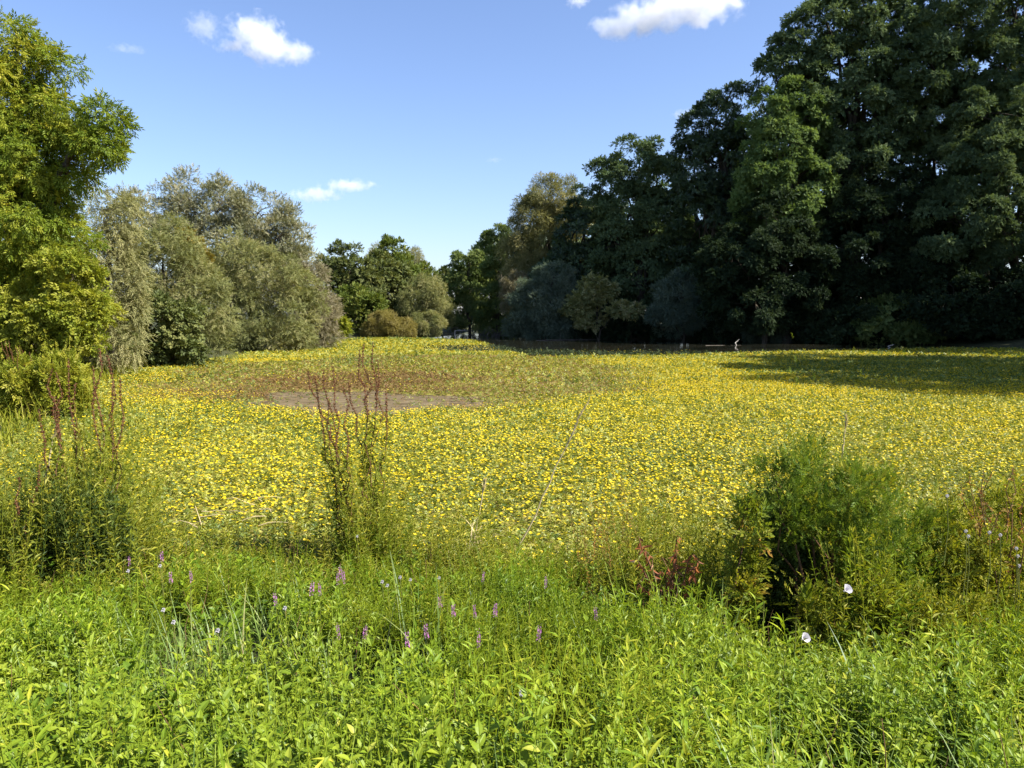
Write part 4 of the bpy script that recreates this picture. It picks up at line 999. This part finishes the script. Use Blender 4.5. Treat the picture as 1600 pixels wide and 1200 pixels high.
# straw coloured grass stalks
def straw(px0, py0, px1, py1, D, label, leaves=0, head=.25):
    p0, p1 = at(px0, py0, D), at(px1, py1, D)
    p0[2] = max(p0[2] - .0, 0)
    o = thing('straw_stalk', tuple(p0), label, 'grass stalk', 'dry straw stalks')
    a, b = Acc(), Acc(); path = curve_path(p0, p1, 10, .0, rr, .04)
    tube(a, path, np.linspace(.009, .004, 10), 5); a.build('stem', M['straw'], o, True, origin=p0)
    n = 150; u = 1 - head * rr.uniform(0, 1, n)
    P = np.stack([np.interp(u, np.linspace(0, 1, 10), path[:, j]) for j in range(3)], 1)
    Y = nrm(p1 - p0)[None] + rr.normal(0, .12, (n, 3))
    scatter(b, quad_leaf(1, .12, 0, .02), P, Y, nrm(rr.normal(0, 1, (n, 3))), rr.uniform(.04, .08, n), rr.uniform(0, 1, n)); b.build('seed_head', M['straw'], o, origin=p0)
    if leaves:
        c = Acc(); n = leaves
        blades(c, p0 + rr.normal(0, .03, (n, 3)), rr.uniform(.2, .45, n), rr.uniform(.008, .014, n), rr.normal(0, 1, (n, 2)), rr.uniform(.8, 2.0, n), rr.uniform(0, 1, n)); c.build('blade', M['straw'], o, origin=p0)
straw(812, 850, 918, 630, 7.2, 'long slanting straw stalk across the yellow flowers', 0, .35)
straw(738, 860, 757, 757, 7.0, 'short pale straw stalk with curled blades at the pond edge', 12, .15)
straw(66, 770, 87, 670, 7.2, 'pale straw stalk beside the tall weed thicket', 3)
straw(1316, 720, 1322, 655, 8.0, 'short straw stalk sticking up behind the big shrub', 0)

# broken pale reeds lying on the mat
a = Acc()
for k in range(14):
    px, py = rr.uniform(300, 420), rr.uniform(775, 825)
    p, g = pick(px, py, .12); d = rr.normal(0, 1, 3) * (1, .5, .1); L = rr.uniform(.1, .35)
    tube(a, curve_path(p, p + nrm(d) * L, 4, .05, rr), np.linspace(.006, .003, 4), 5)
tag(a.build('broken_reeds', M['straw'], smooth=True), 'broken straw coloured reeds lying flat on the flower mat', 'reeds', kind='stuff')

# purple loosestrife
def loosestrife():
    o = thing('purple_loosestrife', (0, 0, 0), '', 'flower')
    a, b, c = Acc(), Acc(), Acc(); r_ = np.random.default_rng(31)
    tube(a, [(0, 0, 0), (.01, 0, .2), (0, .01, .42)], [.004, .003, .002], 5)
    n = 70; u = r_.uniform(0, 1, n); d = nrm(r_.normal(0, 1, (n, 3)) * (1, 1, .3))
    P = np.stack((0 * u, .01 + 0 * u, .375 + .06 * u), 1) + d * .011
    scatter(b, quad_leaf(1, .6, .1, .05), P, d + (0, 0, .2), nrm(r_.normal(0, 1, (n, 3))), r_.uniform(.012, .02, n) * (1 - .4 * u), r_.uniform(0, 1, n))
    n = 22; u = r_.uniform(.1, .8, n); az = r_.uniform(0, 6.28, n)
    scatter(c, LEAF['lance'], np.stack((0 * u, 0 * u, .4 * u), 1), np.stack((np.cos(az), np.sin(az), r_.normal(.3, .3, n)), 1), np.tile((0, 0, 1.), (n, 1)), r_.uniform(.04, .075, n), r_.uniform(0, 1, n))
    a.build('stem', M['greenstem'], o, True); b.build('flower_spike', M['purple'], o); c.build('foliage', M['finegreen'], o)
    return o
lp = loosestrife(); first = True
LS = [(200, 877), (254, 871), (266, 905), (303, 900), (470, 925), (503, 920), (528, 905), (543, 895), (545, 906), (540, 985), (561, 980), (677, 988), (695, 932), (709, 950), (745, 905), (747, 952), (776, 950), (745, 1003), (848, 912), (945, 960), (440, 937), (828, 990), (640, 1010)]
for k, (px, py) in enumerate(LS):
    c, g = pick(px, py, .5)
    o = lp if k == 0 else copy_tree(lp)
    o.location = (c[0], c[1], c[2] - .4)
    s = rb.uniform(.85, 1.15); s *= .34 + .18 * rb.uniform(); o.scale = (s, s, 1); o.rotation_euler = (rb.normal(0, .08), rb.normal(0, .08), rb.uniform(0, 6))
    lab = 'thin purple flower spike rising from the green undergrowth of the bank'
    tag(o, lab, 'flower', 'purple loosestrife spikes on the bank')

# white flower heads (water mint and thistle), and two bindweed trumpets
a = Acc(); r_ = np.random.default_rng(4); n = 80; d = nrm(r_.normal(0, 1, (n, 3)))
scatter(a, quad_leaf(1, .5, 0, 0), d * .004, d, nrm(r_.normal(0, 1, (n, 3))), r_.uniform(.004, .010, n), r_.uniform(0, 1, n))
wb = None
WH = [(200, 892), (250, 884), (255, 953), (271, 972), (605, 915), (597, 909), (625, 902), (641, 906), (340, 985), (445, 950), (686, 903), (1480, 775), (1509, 830), (1513, 838), (1546, 832), (1563, 836), (1588, 857), (1590, 869), (1592, 884), (1493, 957), (1520, 963), (1543, 968), (815, 1083), (558, 838)]
for k, (px, py) in enumerate(WH):
    rt = px > 1400
    c = at(px, py, 4.55) if rt else pick(px, py, .52)[0]
    o = thing('white_flower', (c[0], c[1], c[2]), ('pale round flower head among the yellowing weedy bush' if rt else 'tiny pale round flower head in the green undergrowth'), 'flower', 'pale flower heads in the weedy bush' if rt else 'pale flower heads in the undergrowth')
    if wb is None:
        wb = (a.build('flower_head', M['white'], o), )
        st_ = Acc(); tube(st_, [(0, 0, -.42), (.015, 0, -.2), (0, 0, -.004)], [.003, .0025, .002], 5)
        ws = st_.build('stem', M['greenstem'], o, True)
    else:
        for src in (wb[0], ws):
            q = src.copy(); COL.objects.link(q); q.parent = o
def trumpet(px, py, D, label):
    c = at(px, py, D); o = thing('bindweed_flower', tuple(c), label, 'flower', 'white bindweed trumpets')
    V, Fc = [], []
    for j, (r0, z0) in enumerate(((.004, -.05), (.008, -.03), (.016, -.012), (.03, 0), (.034, .004))):
        for i in range(10):
            t = i / 10 * 2 * math.pi; w_ = 1 + (.08 if i % 2 else 0) * (j > 2); V.append((r0 * w_ * math.cos(t), r0 * w_ * math.sin(t), z0))
    for j in range(4):
        for i in range(10): Fc.append((j * 10 + i, j * 10 + (i + 1) % 10, j * 10 + 10 + (i + 1) % 10, j * 10 + 10 + i))
    b = Acc(); b.add(V, Fc, .8); b.build('petal', M['white'], o, True)
    s = Acc(); tube(s, [(0, 0, -.05), (.01, .03, -.08), (0, .08, -.12)], [.003, .002, .002], 5); s.build('stem', M['greenstem'], o, True)
    o.rotation_euler = (R(50), 0, R(25)); o.scale = (.78, .78, .78)
trumpet(1325, 920, 4.25, 'white trumpet flower on the front of the big domed shrub')
trumpet(1259, 996, 4.0, 'white trumpet flower low by the dark hollow of the big shrub')

# tall single herbs one can tell apart
def herb(px, py, h, label, leaf='lance', ll=.1, mat='herb', nodes=9):
    c, g = pick(px, py, .1); base = np.array((c[0], c[1], g)); o = thing('tall_herb', tuple(base), label, 'plant', 'tall herbs on the bank')
    a = Acc(); stems(a, base[None], np.array([h]), rb.normal(0, .08, (1, 2)), nodes, LEAF[leaf], ll, rb, .6)
    a.build('foliage', M[mat], o, origin=base)
    s = Acc(); tube(s, [base, base + (0, 0, h * .5), base + (0, 0, h * .95)], [.005, .004, .002], 5); s.build('stem', M['greenstem'], o, True, origin=base)
herb(1190, 1060, .55, 'upright herb with paired leaves inside the dark hollow')
herb(1110, 1060, .5, 'leafy herb with two pale leaves at the withered plant', 'ovate', .09)
herb(960, 1060, .55, 'tall willowherb with long narrow leaves before the withered plant', 'lance', .13)
herb(1240, 1080, .5, 'willowherb standing up before the big shrub', 'lance', .13)
herb(1420, 1090, .5, 'willowherb with bright upright tips below the weedy bush', 'lance', .14, 'herblime')
herb(300, 990, .5, 'narrow leaved herb above the lime undergrowth', 'lance', .11)
herb(700, 1050, .5, 'leafy herb among the purple spikes', 'lance', .1)

# ------------------------------------------------------------------ clouds
def cloud(label, D, lobes_px, dens, seed, soft=.35):
    lobes = [(at(px, py, D), np.array((rx, (rx + ry) * .5, ry)) * D / F_PX) for px, py, rx, ry in lobes_px]
    cen = np.mean([c for c, r in lobes], 0)
    bm = bmesh.new()
    for c, r in lobes:
        for v in nrm(np.random.default_rng(1).normal(0, 1, (60, 3))):
            bm.verts.new(tuple(c - cen + v * r * 1.25))
    res = bmesh.ops.convex_hull(bm, input=bm.verts)
    bmesh.ops.delete(bm, geom=[v for v in bm.verts if not v.link_faces], context='VERTS')
    me = bpy.data.meshes.new('cloud'); bm.to_mesh(me); bm.free()
    m, n, l = new_mat('cloud_vapour')
    out = n.new('ShaderNodeOutputMaterial'); pv = n.new('ShaderNodeVolumePrincipled')
    tc = n.new('ShaderNodeTexCoord')
    big = max(r[0] for c, r in lobes)
    nz = n.new('ShaderNodeTexNoise'); nz.inputs['Scale'].default_value = 3.2 / big; nz.inputs['Detail'].default_value = 7; nz.inputs['Roughness'].default_value = .6
    off = n.new('ShaderNodeVectorMath'); off.operation = 'ADD'; off.inputs[1].default_value = (seed * 311., seed * 97., 0)
    l.new(tc.outputs['Object'], off.inputs[0]); l.new(off.outputs[0], nz.inputs[0])
    prev = None
    for c, r in lobes:
        s1 = n.new('ShaderNodeVectorMath'); s1.operation = 'SUBTRACT'; s1.inputs[1].default_value = tuple(c - cen); l.new(tc.outputs['Object'], s1.inputs[0])
        s2 = n.new('ShaderNodeVectorMath'); s2.operation = 'DIVIDE'; s2.inputs[1].default_value = tuple(r); l.new(s1.outputs[0], s2.inputs[0])
        ln = n.new('ShaderNodeVectorMath'); ln.operation = 'LENGTH'; l.new(s2.outputs[0], ln.inputs[0])
        sb = n.new('ShaderNodeMath'); sb.operation = 'SUBTRACT'; sb.inputs[0].default_value = 1; l.new(ln.outputs['Value'], sb.inputs[1])
        if prev is None: prev = sb
        else:
            mxn = n.new('ShaderNodeMath'); mxn.operation = 'SMOOTH_MAX'; mxn.inputs[2].default_value = .15
            l.new(prev.outputs[0], mxn.inputs[0]); l.new(sb.outputs[0], mxn.inputs[1]); prev = mxn
    k1 = n.new('ShaderNodeMath'); k1.operation = 'MULTIPLY_ADD'; k1.inputs[1].default_value = 2.6; k1.inputs[2].default_value = -1.38; l.new(nz.outputs[0], k1.inputs[0])
    ad = n.new('ShaderNodeMath'); ad.operation = 'ADD'; l.new(prev.outputs[0], ad.inputs[0]); l.new(k1.outputs[0], ad.inputs[1])
    mr = n.new('ShaderNodeMapRange'); mr.interpolation_type = 'SMOOTHSTEP'; mr.inputs['From Min'].default_value = .0; mr.inputs['From Max'].default_value = soft
    mr.inputs['To Max'].default_value = dens; l.new(ad.outputs[0], mr.inputs['Value']); l.new(mr.outputs[0], pv.inputs['Density'])
    pv.inputs['Color'].default_value = (1, 1, 1, 1); pv.inputs['Anisotropy'].default_value = 0.0
    l.new(pv.outputs[0], out.inputs['Volume'])
    m.cycles.homogeneous_volume = False if hasattr(m.cycles, 'homogeneous_volume') else False
    me.materials.append(m)
    o = bpy.data.objects.new('cloud', me); COL.objects.link(o); o.location = cen
    return tag(o, label, 'cloud', 'fair weather clouds')
cloud('largest white cloud beside the giant tree, cut by the picture top', 1600, [(1075, 8, 85, 32), (1010, 30, 60, 26), (965, 42, 42, 18), (1110, 0, 55, 30)], .028, 1, .6)
cloud('white cloud with a stepped outline in the open sky', 1600, [(400, 55, 48, 30), (420, 78, 50, 22), (462, 82, 32, 18), (365, 72, 28, 12)], .024, 2, .6)
cloud('small faint cloud beside the stepped cloud', 1600, [(318, 42, 28, 24)], .009, 3, .6)
cloud('tiny white cloud at the picture top', 1600, [(903, 0, 20, 12)], .03, 4, .6)
cloud('low flat double cloud over the far trees', 2200, [(545, 290, 46, 10), (495, 304, 44, 12)], .014, 5, .6)
cloud('faint streak of cloud near the skyline of the wood', 2200, [(1078, 178, 34, 8)], .007, 6, .6)
cloud('faint wisp of cloud high beside the ash tree', 2000, [(195, 76, 26, 8), (215, 80, 16, 6)], .006, 7, .7)
cloud('tiny faint wisp alone in the middle of the sky', 2200, [(772, 250, 14, 5)], .006, 8, .7)
